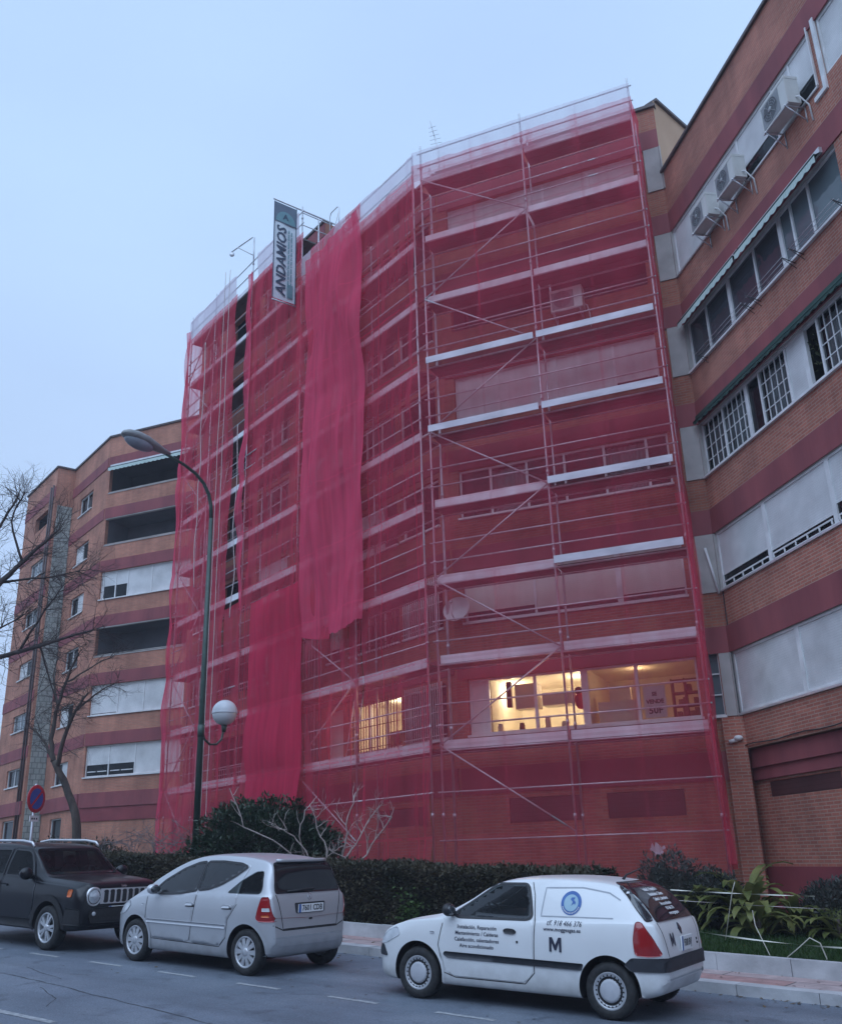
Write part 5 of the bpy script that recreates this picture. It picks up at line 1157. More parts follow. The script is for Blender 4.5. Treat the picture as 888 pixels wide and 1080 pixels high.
class Car:
    """body lofted from profiles; every fitting is projected on to the body surface"""
    def __init__(s, name, label, paint, prof, axles, r, loc_a, loc_b, heading, yaw, half, arch=None, tilt=0):
        # prof: dict of (x list, value list)
        s.half = half
        h = SU*heading; ang = atan2(h.y, h.x) + radians(yaw)
        c = st(loc_a, loc_b); xa = V((cos(ang), sin(ang), SLOPE*(SU.x*cos(ang)+SU.y*sin(ang)))).normalized(); ya = V((-sin(ang), cos(ang), SLOPE*(-SU.x*sin(ang)+SU.y*cos(ang)))); za = xa.cross(ya).normalized(); ya = za.cross(xa)
        s.root = thing(name, c, label, 'car', None, Matrix(((xa.x, ya.x, za.x, c.x), (xa.y, ya.y, za.y, c.y), (xa.z, ya.z, za.z, c.z), (0, 0, 0, 1))))
        s.paint = paint; xs0, xs1 = prof['zt'][0][0], prof['zt'][0][-1]
        n = 96; X = sorted({xs0 + (xs1-xs0)*(.5-.5*cos(pi*i/n)) for i in range(n+1)} | {axles[0], axles[1]})
        rings = []
        for x in X:
            g = {k: pchip(p[0], p[1], x) for k, p in prof.items()}
            zt, zb = g['zt'], g['zb']; w, wr = g['w'], g['wr']; zbelt = min(g['belt'], zt-.035); zm = min(g.get('mid', .6), zbelt-.09); ztuck = min(g['tuck'], zm-.04)
            zr = zbelt + (zt-zbelt)*g['rail']; wb = w*g.get('wbf', .965)
            wr = min(wr, wb-.01); f = (zr-zbelt)/max(.02, zt-zbelt)
            half_ = [(0, zb), (w*.6, zb), (w-.11, zb+.008), (w-.035, zb+.05), (w-.012, ztuck), (w, zm), (w-.004, (zm*.45+zbelt*.55)), (wb, zbelt-.012), (wb-.018, zbelt+.012), (wb+(wr-wb)*.55+.008, zbelt+(zr-zbelt)*.55), (wr, zr), (wr-.05, zr+(zt-zr)*.62), (wr*.62, zt-(zt-zr)*.10), (0, zt)]
            rings.append((x, curve_rows(half_, 3)))
        mb = MB(); k = len(rings[0][1]); rl = 2*k-2
        for x, hr in rings:
            mb.v += [V((x, y, z)) for y, z in hr] + [V((x, -y, z)) for y, z in hr[-2:0:-1]]
        mb.u = [(p.x, p.z) for p in mb.v]; nr = len(rings)
        for i in range(nr-1):
            for j in range(rl): mb.f.append([i*rl+j, i*rl+(j+1) % rl, (i+1)*rl+(j+1) % rl, (i+1)*rl+j])
        mb.f.append(list(range(rl))[::-1]); mb.f.append(list(range((nr-1)*rl, nr*rl)))
        mb.m = [0]*len(mb.f); mb.smooth = [True]*len(mb.f)
        body = obj('body', mb, [M[paint], M['black']], s.root, sharp=38); bm = bmesh.new(); bm.from_mesh(body.data); bmesh.ops.recalc_face_normals(bm, faces=bm.faces); bm.to_mesh(body.data)
        s.bvh = BVHTree.FromBMesh(bm); bm.free(); s.body = body
        # wheel arches
        ar = arch or r+.055; cut = MB()
        for ax in axles:
            for sg in (-1, 1):
                T = Matrix.Translation((ax, 0, r+.01)) @ Matrix.Rotation(radians(-90), 4, 'X')
                prof_ = [(0, sg*(half-.30)), (ar, sg*(half-.30)), (ar, sg*(half+.2)), (0, sg*(half+.2))]
                cut.lathe(prof_ if sg > 0 else prof_[::-1], 40, T, 1)
        co = obj('cutter', cut, [M[paint], M['black']], s.root); cm = bmesh.new(); cm.from_mesh(co.data); bmesh.ops.remove_doubles(cm, verts=cm.verts, dist=1e-5); bmesh.ops.recalc_face_normals(cm, faces=cm.faces); cm.to_mesh(co.data); cm.free()
        md = body.modifiers.new('b', 'BOOLEAN'); md.object = co; md.operation = 'DIFFERENCE'; md.solver = 'EXACT'
        bpy.context.view_layer.update(); dg = bpy.context.evaluated_depsgraph_get(); me = bpy.data.meshes.new_from_object(body.evaluated_get(dg))
        body.modifiers.clear(); body.data = me; cm_ = co.data; bpy.data.objects.remove(co); me.set_sharp_from_angle(angle=radians(38))
        s.r, s.axles, s.ar = r, axles, ar
    def cabin(s, side, front=None, fx=(-1.0, 2.6), seats=((.05, .33),), wheel=None, zs=.95):
        """cut the window openings right through the body and furnish what shows inside"""
        def prism_(poly, f):
            cx, cz = sum(p[0] for p in poly)/len(poly), sum(p[1] for p in poly)/len(poly)
            poly = [(cx+(x-cx)*.965, cz+(z-cz)*.955) for x, z in poly]; n = len(poly); q = MB()
            q.add([f(x, z, 0) for x, z in poly]+[f(x, z, 1) for x, z in poly], [tuple(range(n))[::-1], tuple(range(n, 2*n))]+[(i, (i+1) % n, n+(i+1) % n, n+i) for i in range(n)], None, 1); return q
        cuts = [prism_(p, lambda x, z, k: V((x, -2+4*k, z))) for p in side]
        if front: cuts.append(prism_(front, lambda y, z, k: V((fx[k], y, z))))
        objs = []
        for q in cuts:
            co = obj('cutter', q, [M[s.paint], M['cabin']], s.root); bm = bmesh.new(); bm.from_mesh(co.data); bmesh.ops.recalc_face_normals(bm, faces=bm.faces); bm.to_mesh(co.data); bm.free()
            md = s.body.modifiers.new('b', 'BOOLEAN'); md.object = co; md.operation = 'DIFFERENCE'; md.solver = 'EXACT'; objs.append(co)
        bpy.context.view_layer.update(); me = bpy.data.meshes.new_from_object(s.body.evaluated_get(bpy.context.evaluated_depsgraph_get()))
        s.body.modifiers.clear(); s.body.data = me; me.set_sharp_from_angle(angle=radians(38))
        for co in objs: bpy.data.objects.remove(co)
        for x, y in seats:
            for sg in (-1, 1):
                q = MB(); T = Matrix.Rotation(radians(-10), 4, 'Y'); c = V((x, sg*y, zs))
                q.sphere(c+V((0, 0, .02)), .085, .22, .22, 18, 12, T); q.sphere(c+V((-.05, 0, .30)), .05, .13, .085, 16, 10, T)
                for d in (-.05, .05): q.tube([c+V((-.02, d, .18)), c+V((-.05, d, .26))], .008, 5)
                obj('seat', q, M['seat'], s.root)
        if wheel:
            T = Matrix.Translation(V((wheel[0], wheel[1], zs+.06))) @ Matrix.Rotation(radians(-62), 4, 'Y'); q = MB(); q.tube([T @ V((.18*cos(2*pi*i/24), .18*sin(2*pi*i/24), 0)) for i in range(25)], .014, 6)
            for a in (0, 2.2, 4.1): q.tube([T @ V((0, 0, -.02)), T @ V((.18*cos(a), .18*sin(a), 0))], .012, 5)
            obj('steering_wheel', q, M['black'], s.root)
    def hit(s, view, a, b, off):
        o, d = {'L': ((a, 4, b), (0, -1, 0)), 'R': ((a, -4, b), (0, 1, 0)), 'B': ((-6, a, b), (1, 0, 0)), 'F': ((6, a, b), (-1, 0, 0)), 'T': ((a, b, 4), (0, 0, -1))}[view]
        p, nrm, i, dist = s.bvh.ray_cast(V(o), V(d))
        if p is None: p, nrm, i, dist = s.bvh.find_nearest({'L': V((a, s.half, b)), 'R': V((a, -s.half, b)), 'B': V((-3, a, b)), 'F': V((3, a, b)), 'T': V((a, b, 2))}[view])
        return p + nrm*off
    def patch(s, name, view, poly, m, off=.004, parent=None, step=.05, fr=0., rim=True, hole=None):
        if fr: poly = fillet(poly, fr)
        bm = bmesh.new()
        if hole:
            cx, cz = sum(p[0] for p in hole)/len(hole), sum(p[1] for p in hole)/len(hole); hole = [(cx+(x-cx)*.965, cz+(z-cz)*.955) for x, z in hole]
            es = []
            for loop in (poly, hole):
                vv = [bm.verts.new((x, y, 0)) for x, y in loop]; es += [bm.edges.new((vv[i], vv[(i+1) % len(vv)])) for i in range(len(vv))]
            bmesh.ops.triangle_fill(bm, edges=es, use_beauty=True)
            pin = lambda p, L_: sum(1 for i in range(len(L_)) if (L_[i][1] > p[1]) != (L_[i-1][1] > p[1]) and p[0] < (L_[i-1][0]-L_[i][0])*(p[1]-L_[i][1])/(L_[i-1][1]-L_[i][1])+L_[i][0]) % 2
            bad = [f for f in bm.faces if pin(f.calc_center_median().xy, hole)]
            if bad: bmesh.ops.delete(bm, geom=bad, context='FACES')
        else: bm.faces.new([bm.verts.new((x, y, 0)) for x, y in poly])
        for ax in (0, 1):
            lo, hi = min(p[ax] for p in poly), max(p[ax] for p in poly); c = math.ceil(lo/step+.01)*step
            while c < hi-.001:
                nn = [0, 0, 0]; nn[ax] = 1; cc = [0, 0, 0]; cc[ax] = c
                bmesh.ops.bisect_plane(bm, geom=bm.verts[:]+bm.edges[:]+bm.faces[:], plane_co=cc, plane_no=nn); c += step
        bm.verts.index_update(); be = [e for e in bm.edges if e.is_boundary]
        vs = [s.hit(view, v.co.x, v.co.y, off) for v in bm.verts]; fs = [[v.index for v in f.verts] for f in bm.faces]
        mb = MB(); mb.add(vs, fs, None, 0, True)
        if rim:                                   # returns down to the body so the edge has thickness
            o = len(vs); low = {}
            for e in be:
                for v in e.verts:
                    if v.index not in low: low[v.index] = len(mb.v); mb.v.append(s.hit(view, v.co.x, v.co.y, -.004)); mb.u.append((0, 0))
            for e in be: a, b = e.verts[0].index, e.verts[1].index; mb.f.append([a, b, low[b], low[a]]); mb.m.append(0); mb.smooth.append(False)
        bm.free(); return obj(name, mb, M[m] if isinstance(m, str) else m, parent or s.root)
    def ribbon(s, name, view, pts, w, m, off=.003, closed=False, parent=None, fr=0., mb=None):
        if fr: pts = fillet(pts, fr) if closed else pts
        d = []; q = pts + [pts[0]] if closed else pts
        for i in range(len(q)-1):
            n = max(1, int(hypot(q[i+1][0]-q[i][0], q[i+1][1]-q[i][1])/.05))
            for k in range(n): d.append((q[i][0]+(q[i+1][0]-q[i][0])*k/n, q[i][1]+(q[i+1][1]-q[i][1])*k/n))
        d.append(q[-1]); A_, B_ = [], []
        for i in range(len(d)):
            if closed: p0, p1 = d[(i-1) % (len(d)-1)], d[(i+1) % (len(d)-1)] if i < len(d)-1 else d[1]
            else: p0, p1 = d[max(i-1, 0)], d[min(i+1, len(d)-1)]
            tx, ty = p1[0]-p0[0], p1[1]-p0[1]; l = hypot(tx, ty) or 1
            nx, ny = -ty/l*w/2, tx/l*w/2; A_.append(s.hit(view, d[i][0]+nx, d[i][1]+ny, off)); B_.append(s.hit(view, d[i][0]-nx, d[i][1]-ny, off))
        k = len(d); one = mb is None; mb = mb or MB(); mb.add(A_+B_, [(i, i+1, k+i+1, k+i) for i in range(k-1)], None, 0, True)
        if one: return obj(name, mb, M[m], parent or s.root)
    def text(s, name, view, txt, x0, z0, size, m, off=.006, bold=.0, parent=None, width=None, shear=0.):
        vs, fs = text_geo(txt, size, bold, shear=shear); sg = {'L': -1, 'R': 1, 'B': -1, 'F': 1}[view]
        if width: w = max(v[0] for v in vs)-min(v[0] for v in vs); k = width/w; vs = [(x*k, y) for x, y in vs]
        mb = MB(); mb.add([s.hit(view, x0+sg*x, z0+y, off) for x, y in vs], fs); return obj(name, mb, M[m], parent or s.root)
    def arch_lip(s, m, w=.05, view='L', off=.006, parent=None):
        for ax in s.axles:
            pts = [(ax+(s.ar+w*.4)*cos(t), s.r+.01+(s.ar+w*.4)*sin(t)) for t in [radians(-14+208*i/30) for i in range(31)]]
            s.ribbon('arch_trim', view, pts, w, m, off, parent=parent)
    def wheel(s, ax, sg, tw, rr, kind):
        h = holder('wheel', s.root); y1 = sg*(s.half-.012); T = Matrix.Translation((ax, y1-sg*tw, s.r)) @ Matrix.Rotation(radians(-90)*sg, 4, 'X'); r = s.r   # local +z points outwards
        t = MB(); t.lathe([(rr-.01, .02), (rr+.03, 0), (r-.03, .005), (r-.006, .025), (r, .05), (r, tw-.05), (r-.006, tw-.025), (r-.03, tw-.004), (rr+.02, tw), (rr, tw-.012), (rr-.012, tw-.03)], 40, T, 0)
        for i in range(60):                      # tread blocks
            a = 2*pi*i/60; t.add([T @ V(((r+.004)*cos(a+da), (r+.004)*sin(a+da), z)) for da, z in ((-.02, .04), (.02, .04), (.045, tw-.04), (.005, tw-.04))], [(0, 1, 2, 3)])
        obj('tyre', t, M['rubber'], h)
        q = MB(); zc = tw-.035
        q.lathe([(rr, tw-.012), (rr-.012, tw-.008), (rr-.022, tw-.016), (rr-.03, tw-.05), (rr-.035, .05), (0, .05)], 40, T, 0)
        if kind == 'steel':                      # plastic cover over a steel rim, round holes near the rim
            q.lathe([(rr-.02, tw-.03), (rr-.05, tw-.018), (rr-.055, tw-.03)], 40, T, 1)
            q.lathe([(0, tw-.004), (.09, tw-.006), (.115, tw-.012), (.12, tw-.03)], 36, T, 2)
            for i in range(22):
                a = 2*pi*i/22; q.add([T @ V((ra*cos(a+da), ra*sin(a+da), tw-.02)) for ra, da in ((rr-.058, -.05), (rr-.058, .05), (.118, .06), (.118, -.06))], [(0, 1, 2, 3)], None, 1)
            q.lathe([(.115, tw-.03), (rr-.05, tw-.034)], 36, T, 1)
            obj('rim', q, [M['rim'], M['black'] , M['hub_grey']], h)
            z = MB()
            for i in range(22):
                a = 2*pi*i/22; z.lathe([(0, .001), (.010, .001)], 10, T @ Matrix.Translation(((rr-.034)*cos(a), (rr-.034)*sin(a), tw-.014)), 0)
            obj('rim_hole', z, M['black'], h)
            z = MB(); z.lathe([(rr-.045, tw-.02), (rr-.034, tw-.013), (rr-.022, tw-.015)], 40, T, 0); obj('rim_ring', z, M['rim'], h)
        else:
            nsp = 10 if kind == 'ten' else 5
            q.lathe([(0, tw-.004), (.03, tw-.004), (.062, tw-.014), (.066, tw-.05)], 28, T, 0)
            for i in range(nsp):
                a = 2*pi*i/nsp
                for da in ((0,) if kind == 'ten' else (-.16, .16)):
                    w0, w1 = (.021, .034) if kind == 'ten' else (.018, .022); ca, sa = cos(a+da*.6), sin(a+da*.6); cb, sb = cos(a+da*1.25), sin(a+da*1.25)
                    P = []
                    for (rad, w, c_, s_, z) in ((.045, w0, ca, sa, tw-.012), (rr-.02, w1, cb, sb, tw-.02)):
                        for sgn, zz in ((-1, 0), (1, 0), (1, -.03), (-1, -.03)): P.append(T @ V((rad*c_-sgn*w*s_, rad*s_+sgn*w*c_, z+zz)))
                    q.add(P, [(0, 1, 5, 4), (1, 2, 6, 5), (3, 0, 4, 7), (2, 3, 7, 6)], None, 0)
            q.lathe([(0, .06), (rr-.035, .06)], 32, T, 1); obj('rim', q, [M['rim'], M['black']], h)
    def wheels(s, tw, rr, kind):
        for ax in s.axles:
            for sg in (1, -1): s.wheel(ax, sg, tw, rr, kind)
        mb = MB()                                # floor pan, axles and exhaust seen in the dark underneath
        for ax in s.axles: mb.tube([(ax, -s.half+.2, s.r), (ax, s.half-.2, s.r)], .035, 8)
        obj('axle', mb, M['black'], s.root)
    def mirror(s, view, x, z, m, size=(.085, .10, .075)):
        sg = 1 if view == 'L' else -1; p = s.hit(view, x, z, 0); mb = MB(); c = p + V((.0, sg*(size[1]+.03), .05))
        mb.sphere(c, *size, 16, 10); mb.tube([p-V((0, sg*.02, 0)), c-V((0, 0, size[2]*.6))], [.035, .028], 8); o = obj('wing_mirror', mb, M[m], s.root)
        g = MB(); g.sphere(c-V((size[0]*.55, 0, 0)), size[0]*.52, size[1]*.84, size[2]*.8, 14, 8); obj('mirror_glass', g, M['car_glass'], o); return o
    def plate(s, view, x0, z0, txt, w=.52, h=.11):
        sg = -1 if view == 'B' else 1; p = s.hit(view, x0, z0, 0); px = p.x + (.012 if view == 'F' else -.012)
        pts = [s.hit(view, x0+dx, z0+dz, 0).x for dx in (-w/2, 0, w/2) for dz in (-h/2, h/2)]; px = (max(pts)+.012) if view == 'F' else (min(pts)-.012)
        mb = MB(); mb.box(WORLD, px-.008, px+.008, x0-w/2, x0+w/2, z0-h/2, z0+h/2); o = obj('number_plate', mb, M['paper'], s.root)
        e = px + (.0095 if view == 'F' else -.0095)
        b = MB(); y0 = x0 - sg*w/2; b.add([(e, y0, z0-h/2), (e, y0+sg*.045, z0-h/2), (e, y0+sg*.045, z0+h/2), (e, y0, z0+h/2)], [(0, 1, 2, 3)]); obj('plate_band', b, M['blue_ink'], o)
        vs, fs = text_geo(txt, .1, .002); k = (w-.1)/(max(v[0] for v in vs)-min(v[0] for v in vs))
        t = MB(); t.add([(e+(.001 if view == 'F' else -.001), x0+sg*(.02+x*k), z0+y*1.05) for x, y in vs], fs); obj('lettering', t, M['ink'], o)
def fillet(poly, r, n=5):
    out = []; k = len(poly)
    for i in range(k):
        p, a, b = V((*poly[i], 0)), V((*poly[i-1], 0)), V((*poly[(i+1) % k], 0)); da, db = (a-p), (b-p); ra, rb = min(r, da.length*.48), min(r, db.length*.48)
        A_, B_ = p+da.normalized()*ra, p+db.normalized()*rb
        for q in range(n+1): t = q/n; x = A_*(1-t)**2 + p*2*t*(1-t) + B_*t*t; out.append((x.x, x.y))
    return out
def big_m(car, view, x0, z0, w, h):
    sg = {'L': -1, 'B': -1}[view]; b = w*.24
    P = [(-w/2, -h/2), (-w/2, h/2), (-w/2+b, h/2), (0, -h*.02), (w/2-b, h/2), (w/2, h/2), (w/2, -h/2), (w/2-b*.8, -h/2), (w/2-b*.8, h*.16), (b*.3, -h*.38), (-b*.3, -h*.38), (-w/2+b*.8, h*.16), (-w/2+b*.8, -h/2)]
    car.patch('logo_letter', view, [(x0+sg*x, z0+y) for x, y in P], 'navy_ink', .007, rim=False, step=.4)

# ------------------------------------------------------------------ white van-bodied hatchback
X = [-1.845, -1.82, -1.76, -1.62, -1.3, -.6, .2, .9, 1.3, 1.6, 1.8, 1.91, 1.965]
clio = dict(
    zt=([-1.845, -1.83, -1.80, -1.76, -1.70, -1.60, -1.44, -1.25, -1.0, -.6, -.1, .15, .34, .6, .88, 1.02, 1.3, 1.55, 1.75, 1.87, 1.93, 1.965], [.60, .70, .86, .96, 1.05, 1.17, 1.30, 1.375, 1.405, 1.42, 1.405, 1.37, 1.30, 1.14, .995, .955, .905, .845, .765, .68, .60, .50]),
    zb=([-1.845, -1.76, -1.5, -1.0, 1.0, 1.6, 1.9, 1.965], [.40, .27, .21, .17, .17, .17, .20, .30]),
    w=(X, [.60, .665, .735, .785, .815, .82, .82, .82, .81, .775, .70, .60, .46]),
    wr=([-1.845, -1.7, -1.5, -1.2, -.6, .2, .5, .9, 1.3, 1.6, 1.9, 1.965], [.55, .60, .60, .575, .585, .57, .60, .68, .66, .60, .42, .3]),
    belt=([-1.845, -1.5, -1.0, 0, .9, 1.3, 1.6, 1.8, 1.965], [.95, .97, .955, .925, .90, .865, .80, .70, .45]),
    tuck=([-2, 2], [.40, .40]), mid=([-2, -1.5, 1.5, 2], [.66, .62, .60, .5]), rail=([-1.845, -1.5, -1.2, .2, .9, 1.2, 2], [.80, .84, .86, .86, .80, .72, .7]))
ca, cb = 6.67, 10.25
vn = Car('parked_car', 'white three-door hatchback van with blue round logo and lettering, nearest the camera', 'paint_white', clio, (1.235, -1.235), .288, 6.67+.08, 10.25+.78, 1, 5, .815, .352)
W1 = [(.73, .975), (.245, 1.285), (.18, 1.305), (-.19, 1.315), (-.245, 1.20), (-.30, .99), (-.26, .962), (.68, .945)]; WS = [(-.63, .985), (.63, .985), (.50, 1.345), (-.50, 1.345)]
vn.cabin([W1], WS, (-.42, 2.4), ((-.12, .34),), (.42, .34), .90)
door = vn.patch('door', 'L', [(.86, .90), (.92, .62), (.84, .33), (.70, .29), (-.22, .29), (-.33, .40), (-.345, .92), (-.30, 1.20), (-.235, 1.345), (.10, 1.345), (.22, 1.325), (.80, .985)], 'paint_white', .005, fr=.07, hole=W1)
vn.ribbon('door_gap', 'L', [(.87, .91), (.935, .62), (.855, .32), (.70, .278), (-.22, .278), (-.343, .40), (-.357, .92), (-.31, 1.21), (-.25, 1.352)], .010, 'seam', .002)
win = vn.patch('door_window', 'L', [(.73, .975), (.245, 1.285), (.18, 1.305), (-.19, 1.315), (-.245, 1.20), (-.30, .99), (-.26, .962), (.68, .945)], 'car_clear', .011, door, fr=.06)
vn.ribbon('window_seal', 'L', [(.75, .97), (.25, 1.298), (.18, 1.318), (-.20, 1.328), (-.26, 1.20), (-.317, .985), (-.26, .95), (.68, .932)], .03, 'black', .009, True, door, .06)
hd = vn.patch('handle', 'L', [(.03, .795), (-.10, .79), (-.13, .815), (-.10, .845), (.0, .85), (.045, .83)], 'black', .02, door, .03, fr=.03)
vn.patch('lock', 'L', [(-.125, .70), (-.15, .70), (-.15, .725), (-.125, .725)], 'black', .01, door, .03)
for v_ in ('R',):
    vn.patch('door_window', v_, [(.73, .975), (.245, 1.285), (.18, 1.305), (-.19, 1.315), (-.245, 1.20), (-.30, .99), (-.26, .962), (.68, .945)], 'car_clear', .009, fr=.06)
for v_ in 'LR':
    vn.patch('side_moulding', v_, [(.80, .485), (-.93, .47), (-.95, .54), (.84, .555), (.86, .52)], 'trim', .016, step=.08, fr=.02)
    vn.ribbon('blanked_window', v_, [(-.42, 1.005), (-.44, 1.30), (-.9, 1.315), (-1.22, 1.27), (-1.36, 1.20)], .014, 'seam_soft', .003)
    vn.ribbon('waist_crease_shade', v_, [(-.42, 1.0), (-1.30, 1.015)], .012, 'seam_soft', .003)
    vn.arch_lip('paint_white', .035, v_, .007)
    vn.patch('tail_light', v_, [(-1.555, 1.0), (-1.63, .985), (-1.74, .84), (-1.82, .665), (-1.70, .65), (-1.545, .66), (-1.53, .82)], 'red_lens', .01, fr=.04, step=.035)
    vn.patch('headlight', v_, [(1.50, .70), (1.56, .79), (1.70, .74), (1.83, .66), (1.86, .58), (1.74, .59)], 'clear_lens', .008, fr=.04, step=.04)
    vn.patch('indicator', v_, [(.99, .74), (1.05, .74), (1.05, .765), (.99, .765)], 'orange_lens' if v_ == 'R' else 'hub_grey', .008, fr=.01)
vn.patch('front_bumper_trim', 'L', [(1.72, .44), (1.90, .44), (1.92, .56), (1.80, .57)], 'trim', .012, fr=.03); vn.patch('front_bumper_trim', 'R', [(1.72, .44), (1.90, .44), (1.92, .56), (1.80, .57)], 'trim', .012, fr=.03)
vn.patch('windscreen', 'F', [(-.63, .985), (.63, .985), (.50, 1.345), (-.50, 1.345)], 'car_clear', .005, fr=.08, step=.06)
vn.patch('rear_window', 'B', [(-.60, .985), (.60, .985), (.60, 1.02), (.52, 1.34), (.44, 1.372), (-.44, 1.372), (-.52, 1.34), (-.60, 1.02)], 'car_glass', .010, fr=.05, step=.045)
for sg, v_ in ((1, 'L'), (-1, 'R')): vn.patch('rear_window', v_, [(-1.30, 1.345), (-1.42, 1.30), (-1.60, 1.155), (-1.72, 1.0), (-1.66, .99), (-1.55, 1.10), (-1.42, 1.245)], 'car_glass', .009, fr=.03, step=.035)
vn.ribbon('tailgate_gap', 'B', [(-.60, .985), (-.53, .62), (.53, .62), (.60, .985)], .014, 'seam', .002)
vn.patch('rear_bumper_trim', 'B', [(-.66, .50), (.66, .50), (.68, .60), (.55, .635), (-.55, .635), (-.68, .60)], 'trim', .022, fr=.03)
for v_ in 'LR': vn.patch('rear_bumper_trim', v_, [(-1.845, .50), (-1.50, .50), (-1.42, .56), (-1.50, .635), (-1.845, .64)], 'trim', .016, fr=.03, step=.03)
vn.ribbon('bumper_crease_shade', 'B', [(-.62, .42), (.62, .42)], .016, 'seam_soft', .004)
vn.mirror('L', .76, .97, 'black', (.07, .10, .075)); vn.mirror('R', .76, .97, 'black', (.07, .10, .075))
vn.wheels(.17, .19, 'steel'); vn.plate('B', -.05, .745, '9308 BVJ', .36, .15)
for i, (s_, w_) in enumerate((('Instalación, Reparación', .53), ('Mantenimiento / Calderas', .58), ('Calefacción, calentadores', .60), ('Aire acondicionado', .46))): vn.text('lettering', 'L', s_, .40, .835-.068*i, .058, 'navy_ink', .008, .001, door, width=w_)
vn.text('lettering', 'L', 'tlf. 918 466 376', -.72, .935, .075, 'navy_ink', .007, width=.43, shear=.2); vn.text('lettering', 'L', 'www.moggesgas.es', -.70, .87, .055, 'navy_ink', .007, .001, width=.46)
big_m(vn, 'L', -.62, .715, .15, .15)
lx, lz_ = -.78, 1.15; ring = MB()
P = [(lx+.125*cos(2*pi*i/40), lz_+.125*sin(2*pi*i/40)) for i in range(40)]; vn.patch('logo_ring', 'L', P, 'blue_ink', .005, rim=False)
P = [(lx+.088*cos(2*pi*i/40), lz_+.088*sin(2*pi*i/40)) for i in range(40)]; vn.patch('logo_disc', 'L', P, 'teal_ink', .008, rim=False)
pm = [(lx-.005, lz_-.03), (lx-.02, lz_+.01), (lx+.01, lz_+.035), (lx+.0, lz_+.055), (lx-.045, lz_+.058), (lx-.03, lz_+.03), (lx-.055, lz_+.01), (lx-.05, lz_-.02), (lx-.035, lz_-.005)]
vn.patch('logo_palm', 'L', pm, 'blue_ink', .0105, rim=False)
tb = MB()
for i in range(14):
    a = radians(205+i*10); q = vn.hit('L', lx+.107*cos(a), lz_+.107*sin(a), .0085); tb.box(WORLD, q.x-.006, q.x+.006, q.y-.0005, q.y+.0005, q.z-.008, q.z+.008)
obj('logo_lettering', tb, M['white_ink'], vn.root)
for i, (s_, w_) in enumerate((('Instalación, Reparación', .42), ('Mantenimiento / Calderas', .44), ('Calefacción, calentadores', .44), ('Aire acondicionado', .36), ('918 466 376', .26), ('www.moggesgas.es', .32))): vn.text('lettering', 'B', s_, .02-.018*i, 1.285-.048*i, .042, 'white_ink', .0145, .002, width=w_)
big_m(vn, 'B', .33, .80, .12, .13)
mb = MB(); c = vn.hit('B', .0, .9, .01)
vn.patch('badge', 'B', [(.0, .83), (.055, .895), (.02, .955), (-.035, .895)], 'navy_ink', .012, fr=.01); vn.ribbon('badge', 'B', [(.0, .85), (.03, .895), (.01, .935), (-.015, .895)], .012, 'chrome', .016, True)
for z in (.70, .74): vn.patch('badge', 'B', [(-.46, z), (-.49, z), (-.49, z+.022), (-.46, z+.022)], 'ink', .008)
mb = MB(); p = vn.hit('T', -1.15, 0, 0); mb.tube([p, p+V((-.04, 0, .05)), p+V((-.30, 0, .16))], [.02, .012, .004], 6); obj('aerial', mb, M['black'], vn.root)
mb = MB(); mb.tube([vn.hit('F', .42, .99, .02), vn.hit('F', .1, 1.02, .02)], .012, 5); mb.tube([vn.hit('F', 0, .99, .02), vn.hit('F', -.4, 1.02, .02)], .012, 5); obj('wiper', mb, M['black'], vn.root)

# ------------------------------------------------------------------ silver compact people-carrier
X = [-1.665, -1.64, -1.58, -1.42, -1.1, -.4, .3, .9, 1.3, 1.6, 1.78, 1.88, 1.93]
mpv = dict(
    zt=([-1.665, -1.655, -1.64, -1.62, -1.575, -1.52, -1.46, -1.38, -1.2, -.8, -.4, 0, .3, .6, .9, 1.12, 1.35, 1.55, 1.7, 1.82, 1.89, 1.93], [.60, .76, .90, 1.0, 1.12, 1.28, 1.43, 1.495, 1.53, 1.565, 1.575, 1.55, 1.49, 1.38, 1.225, 1.09, .995, .915, .83, .72, .62, .50]),
    zb=([-1.665, -1.6, -1.45, -1.0, 1.0, 1.6, 1.85, 1.93], [.38, .26, .21, .18, .18, .18, .21, .31]),
    w=(X, [.70, .75, .80, .84, .855, .86, .86, .855, .84, .79, .70, .58, .44]),
    wr=([-1.665, -1.55, -1.4, -1.1, -.4, .3, .7, 1.1, 1.4, 1.7, 1.93], [.66, .66, .63, .62, .63, .62, .66, .72, .68, .58, .3]),
    belt=([-1.665, -1.3, -.6, .2, .9, 1.3, 1.6, 1.93], [1.0, 1.03, 1.03, 1.0, .96, .90, .80, .46]),
    tuck=([-2, 2], [.42, .42]), mid=([-2, -1.4, 1.5, 2], [.70, .66, .64, .5]), rail=([-1.665, -1.4, -1.2, .2, .9, 1.2, 2], [.82, .86, .87, .87, .80, .72, .7]))
sv = Car('parked_car', 'silver compact car with a short sloping bonnet, parked between the white van and black SUV', 'paint_silver', mpv, (1.21, -1.213), .30, 12.12, 10.03+.83, 1, 1, .85, .357)
SW1 = [(.90, .985), (.70, 1.16), (.36, 1.335), (.05, 1.43), (-.13, 1.452), (-.11, 1.055), (.2, 1.01), (.5, .99)]; SW2 = [(-.165, 1.453), (-.5, 1.462), (-.88, 1.44), (-1.03, 1.40), (-.86, 1.285), (-.62, 1.165), (-.38, 1.09), (-.145, 1.06)]; SWQ = [(-.76, 1.045), (-1.40, 1.055), (-1.43, 1.12), (-1.36, 1.36), (-1.22, 1.345), (-.98, 1.215)]
sv.cabin([SW1, SW2, SWQ], [(-.60, 1.10), (.60, 1.10), (.53, 1.42), (-.53, 1.42)], (-2.3, 2.4), ((-.02, .36), (-.85, .36)), (.50, .36), 1.0)
